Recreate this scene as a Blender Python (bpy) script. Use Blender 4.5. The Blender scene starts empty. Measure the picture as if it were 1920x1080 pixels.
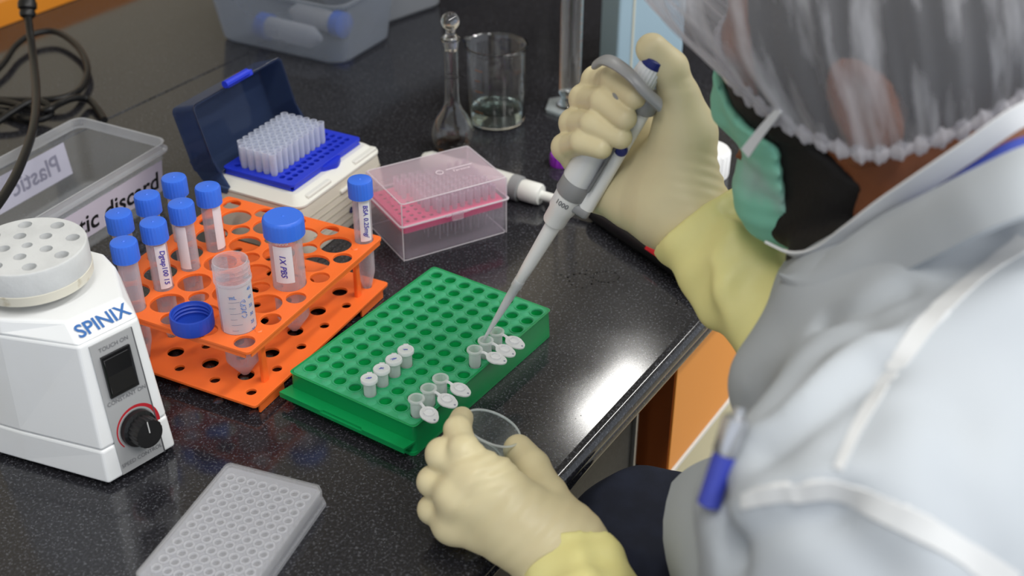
import bpy, bmesh, math, random
import numpy as np
from mathutils import Vector, Matrix, Euler
random.seed(7)
SC = bpy.context.scene
COL = SC.collection
V3 = Vector
PI = math.pi

# ------------------------------------------------------------------ camera
CAM_H = 0.6427; PITCH = 0.5717; ROLL = 0.0037
_c = bpy.data.cameras.new('camera'); CAM = bpy.data.objects.new('camera', _c); COL.objects.link(CAM)
_c.lens = 43.999; _c.sensor_width = 36.0; _c.clip_start = 0.02; _c.clip_end = 60
_fw = V3((0, math.cos(PITCH), -math.sin(PITCH))); _rt = V3((1, 0, 0)); _up = V3((0, math.sin(PITCH), math.cos(PITCH)))
_r2 = math.cos(ROLL)*_rt + math.sin(ROLL)*_up; _u2 = -math.sin(ROLL)*_rt + math.cos(ROLL)*_up
CAM.matrix_world = Matrix(((_r2.x, _u2.x, -_fw.x, 0), (_r2.y, _u2.y, -_fw.y, 0), (_r2.z, _u2.z, -_fw.z, CAM_H), (0, 0, 0, 1)))
_c.dof.use_dof = True; _c.dof.focus_distance = 1.03; _c.dof.aperture_fstop = 5.6
SC.camera = CAM
SC.view_settings.view_transform = 'Standard'; SC.view_settings.look = 'None'
SC.view_settings.gamma = 1.0; SC.view_settings.use_curve_mapping = False
SC.view_settings.exposure = 0.0
SC.cycles.max_bounces = 14; SC.cycles.transparent_max_bounces = 40
SC.cycles.transmission_bounces = 10; SC.cycles.glossy_bounces = 5; SC.cycles.diffuse_bounces = 3
SC.cycles.caustics_reflective = False; SC.cycles.caustics_refractive = False
SC.cycles.use_denoising = True
SC.cycles.sample_clamp_indirect = 4.0

# ------------------------------------------------------------------ world: soft daylight that enters behind the camera
W = bpy.data.worlds.new('world'); SC.world = W; W.use_nodes = True
_bg = W.node_tree.nodes['Background']; _bg.inputs[0].default_value = (0.80, 0.86, 0.95, 1); _bg.inputs[1].default_value = 0.95

# bench frame: E runs along the edge of the bench, N points from the bench to the seated person
E0 = V3((0.0425, 0.7334, 0.0)); EE = V3((0.5372, 0.8434, 0.0)).normalized(); NN = V3((EE.y, -EE.x, 0))
BYAW = math.atan2(EE.y, EE.x)
def bench(s, t, z=0.0): return E0 + EE*s + NN*t + V3((0, 0, z))

# ceiling lamps (their own light is in these area lights, the fittings are built further down)
CEIL_Z = 1.95
LAMPS = [(2.28, -1.105, 0.38, 5.2), (-0.9, 0.35, 1.1, 17), (0.6, 0.85, 1.1, 21), (2.1, 0.85, 1.1, 15), (-0.6, 1.75, 1.1, 19), (0.9, 1.75, 1.1, 15)]
for s, t, ln, en in LAMPS:
    L = bpy.data.lights.new('lamp_light', 'AREA'); L.shape = 'RECTANGLE'; L.size = ln; L.size_y = 0.12
    L.energy = en; L.color = (1.0, 0.985, 0.95)
    o = bpy.data.objects.new('lamp_light', L); COL.objects.link(o)
    o.location = bench(s, t, CEIL_Z - 0.075); o.rotation_euler = (0, 0, BYAW)

# ------------------------------------------------------------------ helpers
def lin(c):
    if isinstance(c, str):
        c = tuple(int(c[i:i+2], 16)/255 for i in (0, 2, 4))
    return tuple((x/12.92 if x <= 0.04045 else ((x+0.055)/1.055)**2.4) for x in c)

MATS = {}
def mat(name, col='808080', rough=0.4, metal=0.0, spec=0.5, noise=None, bump=None, trans=0.0, ior=1.45, sss=0.0, coat=0.0, emit=None):
    if name in MATS: return MATS[name]
    m = bpy.data.materials.new(name); m.use_nodes = True; nt = m.node_tree
    b = nt.nodes['Principled BSDF']; c = lin(col) + (1,)
    b.inputs['Base Color'].default_value = c; b.inputs['Roughness'].default_value = rough
    b.inputs['Metallic'].default_value = metal; b.inputs['IOR'].default_value = ior
    b.inputs['Specular IOR Level'].default_value = spec
    b.inputs['Transmission Weight'].default_value = trans; b.inputs['Coat Weight'].default_value = coat
    if sss:
        b.inputs['Subsurface Weight'].default_value = sss; b.inputs['Subsurface Radius'].default_value = (0.01, 0.008, 0.006)
        b.inputs['Subsurface Scale'].default_value = 0.5
    if emit: b.inputs['Emission Color'].default_value = lin(emit[0])+(1,); b.inputs['Emission Strength'].default_value = emit[1]
    tc = nt.nodes.new('ShaderNodeTexCoord')
    if noise:                                        # (scale, second colour, lo, hi)
        n = nt.nodes.new('ShaderNodeTexNoise'); n.inputs['Scale'].default_value = noise[0]; n.inputs['Detail'].default_value = 5
        nt.links.new(tc.outputs['Object'], n.inputs['Vector'])
        r = nt.nodes.new('ShaderNodeValToRGB'); r.color_ramp.elements[0].position = noise[2]; r.color_ramp.elements[1].position = noise[3]
        r.color_ramp.elements[0].color = c; r.color_ramp.elements[1].color = lin(noise[1])+(1,)
        nt.links.new(n.outputs['Fac'], r.inputs['Fac']); nt.links.new(r.outputs['Color'], b.inputs['Base Color'])
    if bump:                                         # (scale, strength, distance)
        n = nt.nodes.new('ShaderNodeTexNoise'); n.inputs['Scale'].default_value = bump[0]; n.inputs['Detail'].default_value = 3
        nt.links.new(tc.outputs['Object'], n.inputs['Vector'])
        k = nt.nodes.new('ShaderNodeBump'); k.inputs['Strength'].default_value = bump[1]; k.inputs['Distance'].default_value = bump[2]
        nt.links.new(n.outputs['Fac'], k.inputs['Height']); nt.links.new(k.outputs['Normal'], b.inputs['Normal'])
    MATS[name] = m; return m

def film(name, tint='ffffff', body='d8dce4', alpha=0.3, edge=0.35, rough=0.25, blend=0.35, noise=None):
    """thin translucent plastic: part of the light passes straight through, the rest meets a milky surface"""
    if name in MATS: return MATS[name]
    m = bpy.data.materials.new(name); m.use_nodes = True; nt = m.node_tree; N = nt.nodes; Lk = nt.links
    b = N['Principled BSDF']; b.inputs['Base Color'].default_value = lin(body)+(1,); b.inputs['Roughness'].default_value = rough
    t = N.new('ShaderNodeBsdfTransparent'); t.inputs[0].default_value = lin(tint)+(1,)
    tl = N.new('ShaderNodeBsdfTranslucent'); tl.inputs[0].default_value = lin(body)+(1,)
    ms = N.new('ShaderNodeMixShader'); ms.inputs[0].default_value = 0.35
    Lk.new(b.outputs[0], ms.inputs[1]); Lk.new(tl.outputs[0], ms.inputs[2])
    lw = N.new('ShaderNodeLayerWeight'); lw.inputs['Blend'].default_value = blend
    mp = N.new('ShaderNodeMath'); mp.operation = 'MULTIPLY_ADD'; mp.inputs[1].default_value = edge; mp.inputs[2].default_value = alpha; mp.use_clamp = True
    Lk.new(lw.outputs['Facing'], mp.inputs[0])
    fac = mp.outputs[0]
    if noise:
        tc = N.new('ShaderNodeTexCoord'); n = N.new('ShaderNodeTexNoise'); n.inputs['Scale'].default_value = noise[0]; n.inputs['Detail'].default_value = 6
        mpg = N.new('ShaderNodeMapping'); mpg.inputs['Scale'].default_value = noise[3]
        Lk.new(tc.outputs['Object'], mpg.inputs[0]); Lk.new(mpg.outputs[0], n.inputs['Vector'])
        mr = N.new('ShaderNodeMapRange'); mr.inputs[1].default_value = noise[1]; mr.inputs[2].default_value = noise[2]; mr.inputs[3].default_value = 0.0; mr.inputs[4].default_value = noise[4]
        Lk.new(n.outputs['Fac'], mr.inputs[0]); ad = N.new('ShaderNodeMath'); ad.use_clamp = True
        Lk.new(fac, ad.inputs[0]); Lk.new(mr.outputs[0], ad.inputs[1]); fac = ad.outputs[0]
    mx = N.new('ShaderNodeMixShader'); Lk.new(fac, mx.inputs[0]); Lk.new(t.outputs[0], mx.inputs[1]); Lk.new(ms.outputs[0], mx.inputs[2])
    Lk.new(mx.outputs[0], N['Material Output'].inputs['Surface'])
    MATS[name] = m; return m

class G:
    """collects shapes for ONE mesh object"""
    def __init__(s): s.V = []; s.F = []; s.M = []; s.S = []; s.m = 0; s.sm = True
    def add(s, V, F, xf=None, sm=None):
        o = len(s.V)
        for v in V:
            v = V3(v)
            if xf is not None: v = (xf @ v) if isinstance(xf, Matrix) else xf(v)
            s.V.append(v)
        for f in F: s.F.append([i+o for i in f]); s.M.append(s.m); s.S.append(s.sm if sm is None else sm)
        return s
    def bm(s, b, xf=None, sm=None):
        b.verts.ensure_lookup_table(); b.verts.index_update()
        V = [v.co.copy() for v in b.verts]; F = [[v.index for v in f.verts] for f in b.faces]; b.free(); return s.add(V, F, xf, sm)
    def box(s, x0, x1, y0, y1, z0, z1, r=0.0, seg=2, xf=None, taper=None):
        b = bmesh.new(); bmesh.ops.create_cube(b, size=1)
        for v in b.verts:
            t = v.co.z+0.5; k = 1.0
            if taper: k = taper[0]*(1-t)+taper[1]*t
            v.co = V3(((x0+x1)/2+v.co.x*(x1-x0)*k, (y0+y1)/2+v.co.y*(y1-y0)*k, z0+t*(z1-z0)))
        if r > 0: bmesh.ops.bevel(b, geom=b.edges[:]+b.verts[:], offset=r, segments=seg, affect='EDGES', profile=0.5)
        return s.bm(b, xf, sm=(r > 0 and seg > 2))
    def lathe(s, prof, n=32, c=(0, 0, 0), rib=None, xf=None, a0=0.0, a1=2*PI, wob=None):
        """prof: (r, z) pairs; rib=(amp, set of profile indices)"""
        full = abs(a1-a0-2*PI) < 1e-6; V = []; F = []; m = n if full else n+1
        for k, (r, z) in enumerate(prof):
            for i in range(m):
                a = a0+(a1-a0)*i/n; rr = r
                if rib and k in rib[1]: rr = r - (rib[0] if i % 4 in (2, 3) else 0)
                if wob: rr = rr*wob(a, z)
                V.append((c[0]+rr*math.cos(a), c[1]+rr*math.sin(a), c[2]+z))
        for k in range(len(prof)-1):
            for i in range(n):
                j = (i+1) % m; F.append((k*m+i, k*m+j, (k+1)*m+j, (k+1)*m+i))
        return s.add(V, F, xf)
    def tube(s, P, r, n=10, cap=True, closed=False, xf=None, flat=1.0):
        P = [V3(p) for p in P]; K = len(P); R = r if hasattr(r, '__len__') else [r]*K
        V = []; F = []; T0 = None; U = None
        for k in range(K):
            if closed: T = (P[(k+1) % K]-P[k-1]).normalized()
            else: T = (P[min(k+1, K-1)]-P[max(k-1, 0)]).normalized()
            if U is None: U = T.orthogonal().normalized()
            else: U = (U - T*U.dot(T)).normalized()
            Wv = T.cross(U)
            for i in range(n):
                a = 2*PI*i/n; V.append(P[k]+U*math.cos(a)*R[k]+Wv*math.sin(a)*R[k]*flat)
        for k in range(K if closed else K-1):
            for i in range(n): j = (i+1) % n; k2 = (k+1) % K; F.append((k*n+i, k*n+j, k2*n+j, k2*n+i))
        if cap and not closed: F.append(list(range(n))[::-1]); F.append([(K-1)*n+i for i in range(n)])
        return s.add(V, F, xf)
    def prism(s, poly, z0, z1, xf=None, top=None, cap=True):
        n = len(poly); top = top or poly
        V = [(x, y, z0) for x, y in poly]+[(x, y, z1) for x, y in top]
        F = [(i, (i+1) % n, n+(i+1) % n, n+i) for i in range(n)]
        if cap: F += [list(range(n))[::-1], [n+i for i in range(n)]]
        return s.add(V, F, xf, sm=False)
    def plate(s, outline, holes, z0, z1, bevel=0.0, hn=28, xf=None):
        """flat sheet with round holes; outline: points, holes: (x, y, r)"""
        cu = bpy.data.curves.new('t', 'CURVE'); cu.dimensions = '2D'; cu.fill_mode = 'BOTH'; cu.extrude = max((z1-z0)/2-bevel, 0); cu.bevel_depth = bevel; cu.bevel_resolution = 1
        def spl(pts):
            sp = cu.splines.new('POLY'); sp.points.add(len(pts)-1)
            for p, q in zip(sp.points, pts): p.co = (q[0], q[1], 0, 1)
            sp.use_cyclic_u = True
        spl(outline)
        for h in holes: spl([(h[0]+h[2]*math.cos(2*PI*i/hn), h[1]+h[2]*math.sin(2*PI*i/hn)) for i in range(hn)])
        o = bpy.data.objects.new('t', cu); COL.objects.link(o); dg = bpy.context.evaluated_depsgraph_get()
        me = bpy.data.meshes.new_from_object(o.evaluated_get(dg)); bpy.data.objects.remove(o); bpy.data.curves.remove(cu)
        V = [v.co+V3((0, 0, (z0+z1)/2)) for v in me.vertices]; F = [list(p.vertices) for p in me.polygons]; bpy.data.meshes.remove(me)
        return s.add(V, F, xf, sm=False)
    def text(s, body, size, fn, bold=0.0, align='CENTER', shear=0.0, space=1.0):
        """fn maps flat (x, y) of the lettering into place"""
        cu = bpy.data.curves.new('t', 'FONT'); cu.body = body; cu.size = size; cu.align_x = align; cu.align_y = 'CENTER'; cu.offset = bold; cu.shear = shear; cu.space_character = space
        cu.resolution_u = 3
        o = bpy.data.objects.new('t', cu); COL.objects.link(o); dg = bpy.context.evaluated_depsgraph_get()
        me = bpy.data.meshes.new_from_object(o.evaluated_get(dg)); bpy.data.objects.remove(o); bpy.data.curves.remove(cu)
        V = [fn(v.co.x, v.co.y) for v in me.vertices]; F = [list(p.vertices) for p in me.polygons]; bpy.data.meshes.remove(me)
        return s.add(V, F, None, sm=False)
    def build(s, name, mats, parent=None, auto=35):
        me = bpy.data.meshes.new(name); me.from_pydata([tuple(v) for v in s.V], [], s.F)
        for m in (mats if isinstance(mats, (list, tuple)) else [mats]): me.materials.append(m)
        me.polygons.foreach_set('material_index', s.M); me.polygons.foreach_set('use_smooth', s.S)
        me.validate(); me.update()
        b = bmesh.new(); b.from_mesh(me); bmesh.ops.recalc_face_normals(b, faces=b.faces)
        if auto:
            th = math.radians(auto)
            for e in b.edges:
                if len(e.link_faces) == 2 and e.calc_face_angle(0) > th: e.smooth = False
        b.to_mesh(me); b.free()
        o = bpy.data.objects.new(name, me); COL.objects.link(o)
        if parent: o.parent = parent
        return o

def rrect(x0, x1, y0, y1, r, n=6):
    P = []
    for cx, cy, a in ((x1-r, y1-r, 0), (x0+r, y1-r, PI/2), (x0+r, y0+r, PI), (x1-r, y0+r, 3*PI/2)):
        for i in range(n+1): t = a+PI/2*i/n; P.append((cx+r*math.cos(t), cy+r*math.sin(t)))
    return P
def loft(g, rings, close=True, cap0=False, cap1=False, xf=None):
    n = len(rings[0]); V = [p for r in rings for p in r]; F = []
    for k in range(len(rings)-1):
        for i in range(n if close else n-1): j = (i+1) % n; F.append((k*n+i, k*n+j, (k+1)*n+j, (k+1)*n+i))
    if cap0: F.append(list(range(n))[::-1])
    if cap1: F.append([(len(rings)-1)*n+i for i in range(n)])
    return g.add(V, F, xf)
def ring(poly, z): return [(x, y, z) for x, y in poly]
def spline(P, n=8, closed=False):
    P = [V3(p) for p in P]; out = []; K = len(P)
    for i in range(K if closed else K-1):
        a = P[(i-1) % K] if (closed or i > 0) else P[0]; b = P[i]; c = P[(i+1) % K]; d = P[(i+2) % K] if (closed or i+2 < K) else P[-1]
        for j in range(n):
            t = j/n; out.append(0.5*((2*b)+(c-a)*t+(2*a-5*b+4*c-d)*t*t+(3*b-a-3*c+d)*t**3))
    if not closed: out.append(P[-1])
    return out

def tag(o, label=None, cat=None, group=None, kind=None):
    if label: o['label'] = label
    if cat: o['category'] = cat
    if group: o['group'] = group
    if kind: o['kind'] = kind
    return o
def thing(name, label, cat, loc=(0, 0, 0), yaw=0.0, group=None, M=None):
    o = bpy.data.objects.new(name, None); o.empty_display_size = 0.01; COL.objects.link(o)
    if M is not None: o.matrix_world = M
    else: o.location = loc; o.rotation_euler = (0, 0, yaw)
    return tag(o, label, cat, group)
def copy_tree(o, parent=None):
    c = o.copy(); COL.objects.link(c)
    if parent: c.parent = parent
    for ch in [x for x in KIDS.get(o.name, [])]: copy_tree_part(ch, c)
    return c
def copy_tree_part(o, parent):
    c = o.copy(); COL.objects.link(c); c.parent = parent
    for ch in KIDS.get(o.name, []): copy_tree_part(ch, c)
KIDS = {}
def note_kids(root):
    ks = [o for o in COL.objects if o.parent == root]; KIDS[root.name] = ks
    for k in ks: note_kids(k)

# ================================================================== THE ROOM
FLOOR_Z = -0.80
M_wall = mat('wall_paint', 'd6cbb4', 0.8); M_ceil = mat('ceiling_paint', 'e2e2de', 0.9)
def structure(name, g, m): o = g.build(name, m); o['kind'] = 'structure'; return o
def bxf(): return Matrix.Translation(E0) @ Matrix.Rotation(BYAW, 4, 'Z')      # local x along the bench, local y = -N (towards the wall)
BX = bxf()
g = G(); g.box(-3.2, 4.6, -2.6, 2.3, FLOOR_Z-0.05, FLOOR_Z, xf=BX); structure('floor', g, mat('floor_tile', 'b5ac98', 0.45, noise=(6, 'a79e8b', 0.35, 0.7)))
g = G(); g.box(-3.2, 4.6, 1.50, 1.62, FLOOR_Z, CEIL_Z, xf=BX); structure('wall_back', g, M_wall)
g = G(); g.box(-3.2, 4.6, -2.6, 1.62, CEIL_Z, CEIL_Z+0.08, xf=BX); structure('ceiling', g, M_ceil)
g = G(); g.box(4.5, 4.6, -2.6, 1.50, FLOOR_Z, CEIL_Z, xf=BX); structure('wall_right', g, M_wall)
# ceiling light fittings
for i, (s, t, ln, en) in enumerate(LAMPS):
    r = thing('ceiling_light', 'white strip ceiling light over the laboratory bench', 'ceiling light', bench(s, t, CEIL_Z-0.035), BYAW, 'strip lights on the ceiling')
    h = G(); h.box(-ln/2-0.03, ln/2+0.03, -0.10, 0.10, -0.034, 0.0345, 0.006); h.build('light_housing', mat('lamp_housing', 'e6e6e2', 0.4), r)
# unseen dark cupboard added over the bench back so its reflection darkens the stone
M_wood = mat('dark_wood', '2e2621', 0.5, noise=(5, '241d19', 0.3, 0.7))
cup = thing('added_cupboard', 'unseen long dark wooden cupboard added above the back of the bench for its reflection', 'cupboard', bench(3.1, -1.345, 0.45), BYAW)
h = G(); h.box(-1.92, 1.5, -0.15, 0.15, -0.12, 0.70, 0.004); h.build('added_cupboard_body', M_wood, cup)
for k in range(4):
    h = G(); h.box(-1.88+0.76*k, -1.15+0.76*k, -0.168, -0.151, -0.11, 0.69, 0.003); d = h.build('door', M_wood, cup)
    h = G(); h.tube([(-1.22+0.76*k, -0.169, 0.05), (-1.22+0.76*k, -0.19, 0.06), (-1.22+0.76*k, -0.19, 0.15), (-1.22+0.76*k, -0.169, 0.16)], 0.005); h.build('handle', mat('brushed_steel', 'a8a8a8', 0.3, 1.0), d)

# ================================================================== THE BENCH
def granite():
    m = bpy.data.materials.new('black_granite'); m.use_nodes = True; nt = m.node_tree; N = nt.nodes; Lk = nt.links; b = N['Principled BSDF']
    tc = N.new('ShaderNodeTexCoord')
    v = N.new('ShaderNodeTexVoronoi'); v.inputs['Scale'].default_value = 900; Lk.new(tc.outputs['Object'], v.inputs['Vector'])
    n = N.new('ShaderNodeTexNoise'); n.inputs['Scale'].default_value = 420; n.inputs['Detail'].default_value = 2; Lk.new(tc.outputs['Object'], n.inputs['Vector'])
    r = N.new('ShaderNodeValToRGB'); e = r.color_ramp.elements; e[0].position = 0.45; e[0].color = (0.015, 0.015, 0.018, 1); e[1].position = 0.75; e[1].color = (0.11, 0.114, 0.13, 1)
    e2 = r.color_ramp.elements.new(0.60); e2.color = (0.028, 0.028, 0.034, 1)
    Lk.new(n.outputs['Fac'], r.inputs['Fac'])
    sep = N.new('ShaderNodeSeparateColor'); Lk.new(v.outputs['Color'], sep.inputs[0])
    g1 = N.new('ShaderNodeMath'); g1.operation = 'GREATER_THAN'; g1.inputs[1].default_value = 0.93; Lk.new(sep.outputs[0], g1.inputs[0])
    l1 = N.new('ShaderNodeMath'); l1.operation = 'LESS_THAN'; l1.inputs[1].default_value = 0.42; Lk.new(v.outputs['Distance'], l1.inputs[0])
    mu = N.new('ShaderNodeMath'); mu.operation = 'MULTIPLY'; Lk.new(g1.outputs[0], mu.inputs[0]); Lk.new(l1.outputs[0], mu.inputs[1])
    mx = N.new('ShaderNodeMix'); mx.data_type = 'RGBA'; Lk.new(mu.outputs[0], mx.inputs[0]); Lk.new(r.outputs[0], mx.inputs[6]); mx.inputs[7].default_value = (0.115, 0.12, 0.135, 1)
    Lk.new(mx.outputs[2], b.inputs['Base Color'])
    # hazy wiped film on the polish
    n2 = N.new('ShaderNodeTexNoise'); n2.inputs['Scale'].default_value = 5; n2.inputs['Detail'].default_value = 4; Lk.new(tc.outputs['Object'], n2.inputs['Vector'])
    mr = N.new('ShaderNodeMapRange'); mr.inputs[1].default_value = 0.35; mr.inputs[2].default_value = 0.7; mr.inputs[3].default_value = 0.07; mr.inputs[4].default_value = 0.16
    Lk.new(n2.outputs['Fac'], mr.inputs[0]); Lk.new(mr.outputs[0], b.inputs['Roughness'])
    b.inputs['IOR'].default_value = 1.56
    return m
M_gran = granite()
# slab profile: (offset from the edge towards the wall, z); double rounded lip at the front
prof = []
for k in range(7): a = -PI/2+PI*k/6; prof.append((-0.000+0.008-0.008*math.cos(a)-0.000, -0.0195+0.0085+0.0085*math.sin(a)-0.0195+0.0))
prof = [(0.030, -0.040)]
for k in range(9): a = -PI/2+PI*k/8; prof.append((0.016-0.010*math.cos(a), -0.030+0.010*math.sin(a)))
for k in range(9): a = -PI/2+PI*k/8; prof.append((0.010-0.010*math.cos(a), -0.010+0.010*math.sin(a)))
prof += [(0.0108, 0.0), (0.0120, 0.0), (0.784, 0.0), (0.785, 0.0), (0.786, -0.002), (0.788, -0.002), (0.789, 0.0), (0.790, 0.0), (1.138, 0.0), (1.139, 0.0), (1.139, -0.001), (1.139, -0.040)]
g = G(); loft(g, [[(s, t, z) for t, z in prof] for s in (-1.35, 3.4)], close=True, cap0=True, cap1=True, xf=BX)
top = g.build('countertop', M_gran, auto=25); tag(top, 'speckled black granite worktop with a rounded front edge', 'worktop')
# ledge with orange front at the back of the bench
M_or = mat('orange_laminate', 'e8912f', 0.35); M_lam = mat('white_laminate', 'c9cbd0', 0.4)
led = thing('back_ledge', 'orange fronted ledge with a pale top along the back of the bench', 'ledge', bench(1.0, -1.139, 0.0), BYAW)
h = G(); h.box(-2.3, 2.3, 0.001, 0.018, 0.001, 0.034); h.build('ledge_front', M_or, led)
h = G(); h.box(-2.3, 2.3, 0.018, 0.34, 0.001, 0.036); h.build('ledge_top', M_lam, led)
# understructure: dark knee-hole panel with chrome strip, then the orange drawer unit
M_dark = mat('dark_panel', '2b2b2a', 0.5, noise=(300, '383837', 0.4, 0.7)); M_chr = mat('chrome', 'c0c2c6', 0.25, 1.0)
kp = thing('knee_hole_panel', 'dark grey panel with a steel strip beneath the worktop, left of the orange cabinet', 'panel', bench(0.0, 0.0, 0.0), BYAW)
h = G(); h.box(-1.3, 0.226, 0.055, 0.075, FLOOR_Z, -0.0405); h.build('panel_board', M_dark, kp)
h = G(); h.box(0.2262, 0.2305, 0.050, 0.075, FLOOR_Z, -0.0405, 0.001); h.build('steel_strip', M_chr, kp)
M_or2 = mat('orange_cabinet', 'ef9a3f', 0.4)
cab = thing('base_cabinet', 'base cabinet with an orange drawer above a cream door under the worktop edge', 'cabinet', bench(0.262, 0, 0), BYAW)
h = G(); h.box(0.0, 1.6, 0.046, 0.62, FLOOR_Z+0.001, -0.0405); h.build('cabinet_body', mat('carcass', '3a3d42', 0.5), cab)
h = G(); h.box(0.0, 1.6, 0.028, 0.045, -0.205, -0.042, 0.001); d = h.build('drawer', M_or2, cab); d['label'] = 'orange drawer front'
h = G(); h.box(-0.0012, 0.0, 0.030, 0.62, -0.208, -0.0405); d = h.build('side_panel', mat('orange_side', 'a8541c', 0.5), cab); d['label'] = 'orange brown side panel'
h = G(); h.box(0.0, 1.6, 0.026, 0.045, -0.2115, -0.2055, 0.0008); h.build('trim_strip', mat('white_trim', 'e4e2dc', 0.3), cab)
h = G(); h.box(0.0, 0.8, 0.028, 0.045, FLOOR_Z+0.06, -0.2120, 0.001); d = h.build('door', mat('cream_laminate', 'cdc6a6', 0.4), cab); d['label'] = 'cream cabinet door'
h = G(); h.box(0.804, 1.6, 0.028, 0.045, FLOOR_Z+0.06, -0.2120, 0.001); d = h.build('door', mat('cream_laminate'), cab); d['label'] = 'cream cabinet door'
h = G(); h.box(1.9, 3.4, 0.05, 1.1, FLOOR_Z+0.001, -0.0405, xf=None); 
bc = thing('bench_base', 'dark grey base carrying the far length of the worktop', 'bench base', bench(0, 0, 0), BYAW)
h.build('base_board', M_dark, bc)


# ================================================================== THINGS ON THE BENCH
M_blue = mat('blue_cap', '3a70e2', 0.38, spec=0.5); M_blue2 = mat('blue_cap_dark', '2448b8', 0.45)
M_tube = film('tube_plastic', 'faf8fa', 'eceaf0', 0.15, 0.45, 0.18, 0.4)
M_tube50 = film('frosted_print_area', 'f4f2f4', 'f4f2f5', 0.66, 0.3, 0.35, 0.4)
M_label = mat('paper_label', 'e6e1e6', 0.6); M_ink = mat('ink_violet', '4a3fa8', 0.6); M_inkb = mat('ink_blue', '5b86c8', 0.6)
M_grad = mat('graduation_print', '8a93a8', 0.6); M_white = mat('white_plastic', 'e9e9e4', 0.35)

# ---------------------------------------------------------------- orange rack
OR_O = V3((-0.2083, 0.8045, 0.0)); OR_Y = math.radians(63.8)
M_orp = mat('orange_polymer', 'fc7430', 0.36, spec=0.5, sss=0.15)
def or_pt(u, v, z=0.0): return OR_O + V3((math.cos(OR_Y)*u-math.sin(OR_Y)*v, math.sin(OR_Y)*u+math.cos(OR_Y)*v, z))
SU = [0.0115+0.036*i for i in range(6)]; SV = [0.0125+0.037*j for j in range(5)]
BU = [0.0285+0.036*i for i in range(5)]; BV = [0.0305+0.037*j for j in range(4)]
rack = thing('tube_rack', 'two-tier orange plastic rack holding blue-capped centrifuge tubes', 'tube rack', OR_O, OR_Y)
holes = [(u, v, 0.0090) for u in SU for v in SV] + [(u, v, 0.0148) for u in BU for v in BV]
g = G(); g.plate(rrect(0, 0.203, 0, 0.174, 0.004, 4), holes, 0.0602, 0.063, 0.0004)
# ribs under the top tier
for v in (0.0008, 0.1732):
    g.box(0.004, 0.199, v-0.0006, v+0.0006, 0.0565, 0.0610)
for u in (0.0008, 0.2022): g.box(u-0.0006, u+0.0006, 0.004, 0.170, 0.0565, 0.0610)
g.build('top_tier', M_orp, rack)
holes = [(u, v, 0.0047) for u in SU for v in SV] + [(u, v, 0.0075) for u in BU for v in BV]
g = G(); g.plate(rrect(-0.003, 0.2055, -0.002, 0.176, 0.003, 4), holes, 0.0098, 0.0125, 0.0004); g.build('bottom_tier', M_orp, rack)
for (u0, u1, v0, v1) in ((0.004, 0.038, -0.001, 0.001), (0.160, 0.197, -0.001, 0.001), (0.004, 0.038, 0.173, 0.175), (0.160, 0.197, 0.173, 0.175)):
    g = G(); g.box(u0, u1, v0, v1, 0.0005, 0.0100, 0.0003); g.build('foot', M_orp, rack)
for u, v in ((0.0295, 0.0115), (0.1740, 0.0115), (0.0295, 0.1625), (0.1740, 0.1625)):
    g = G(); g.prism(rrect(u-0.0035, u+0.0035, v-0.0022, v+0.0022, 0.0012, 3), 0.0125, 0.0605, top=rrect(u-0.0030, u+0.0030, v-0.0019, v+0.0019, 0.0012, 3)); g.build('post', M_orp, rack)
    g = G(); g.lathe([(0.0, 0.0638), (0.0026, 0.0638), (0.0034, 0.0631), (0.0034, 0.0629)], 16, c=(u, v, 0)); g.build('rivet', M_orp, rack)

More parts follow.
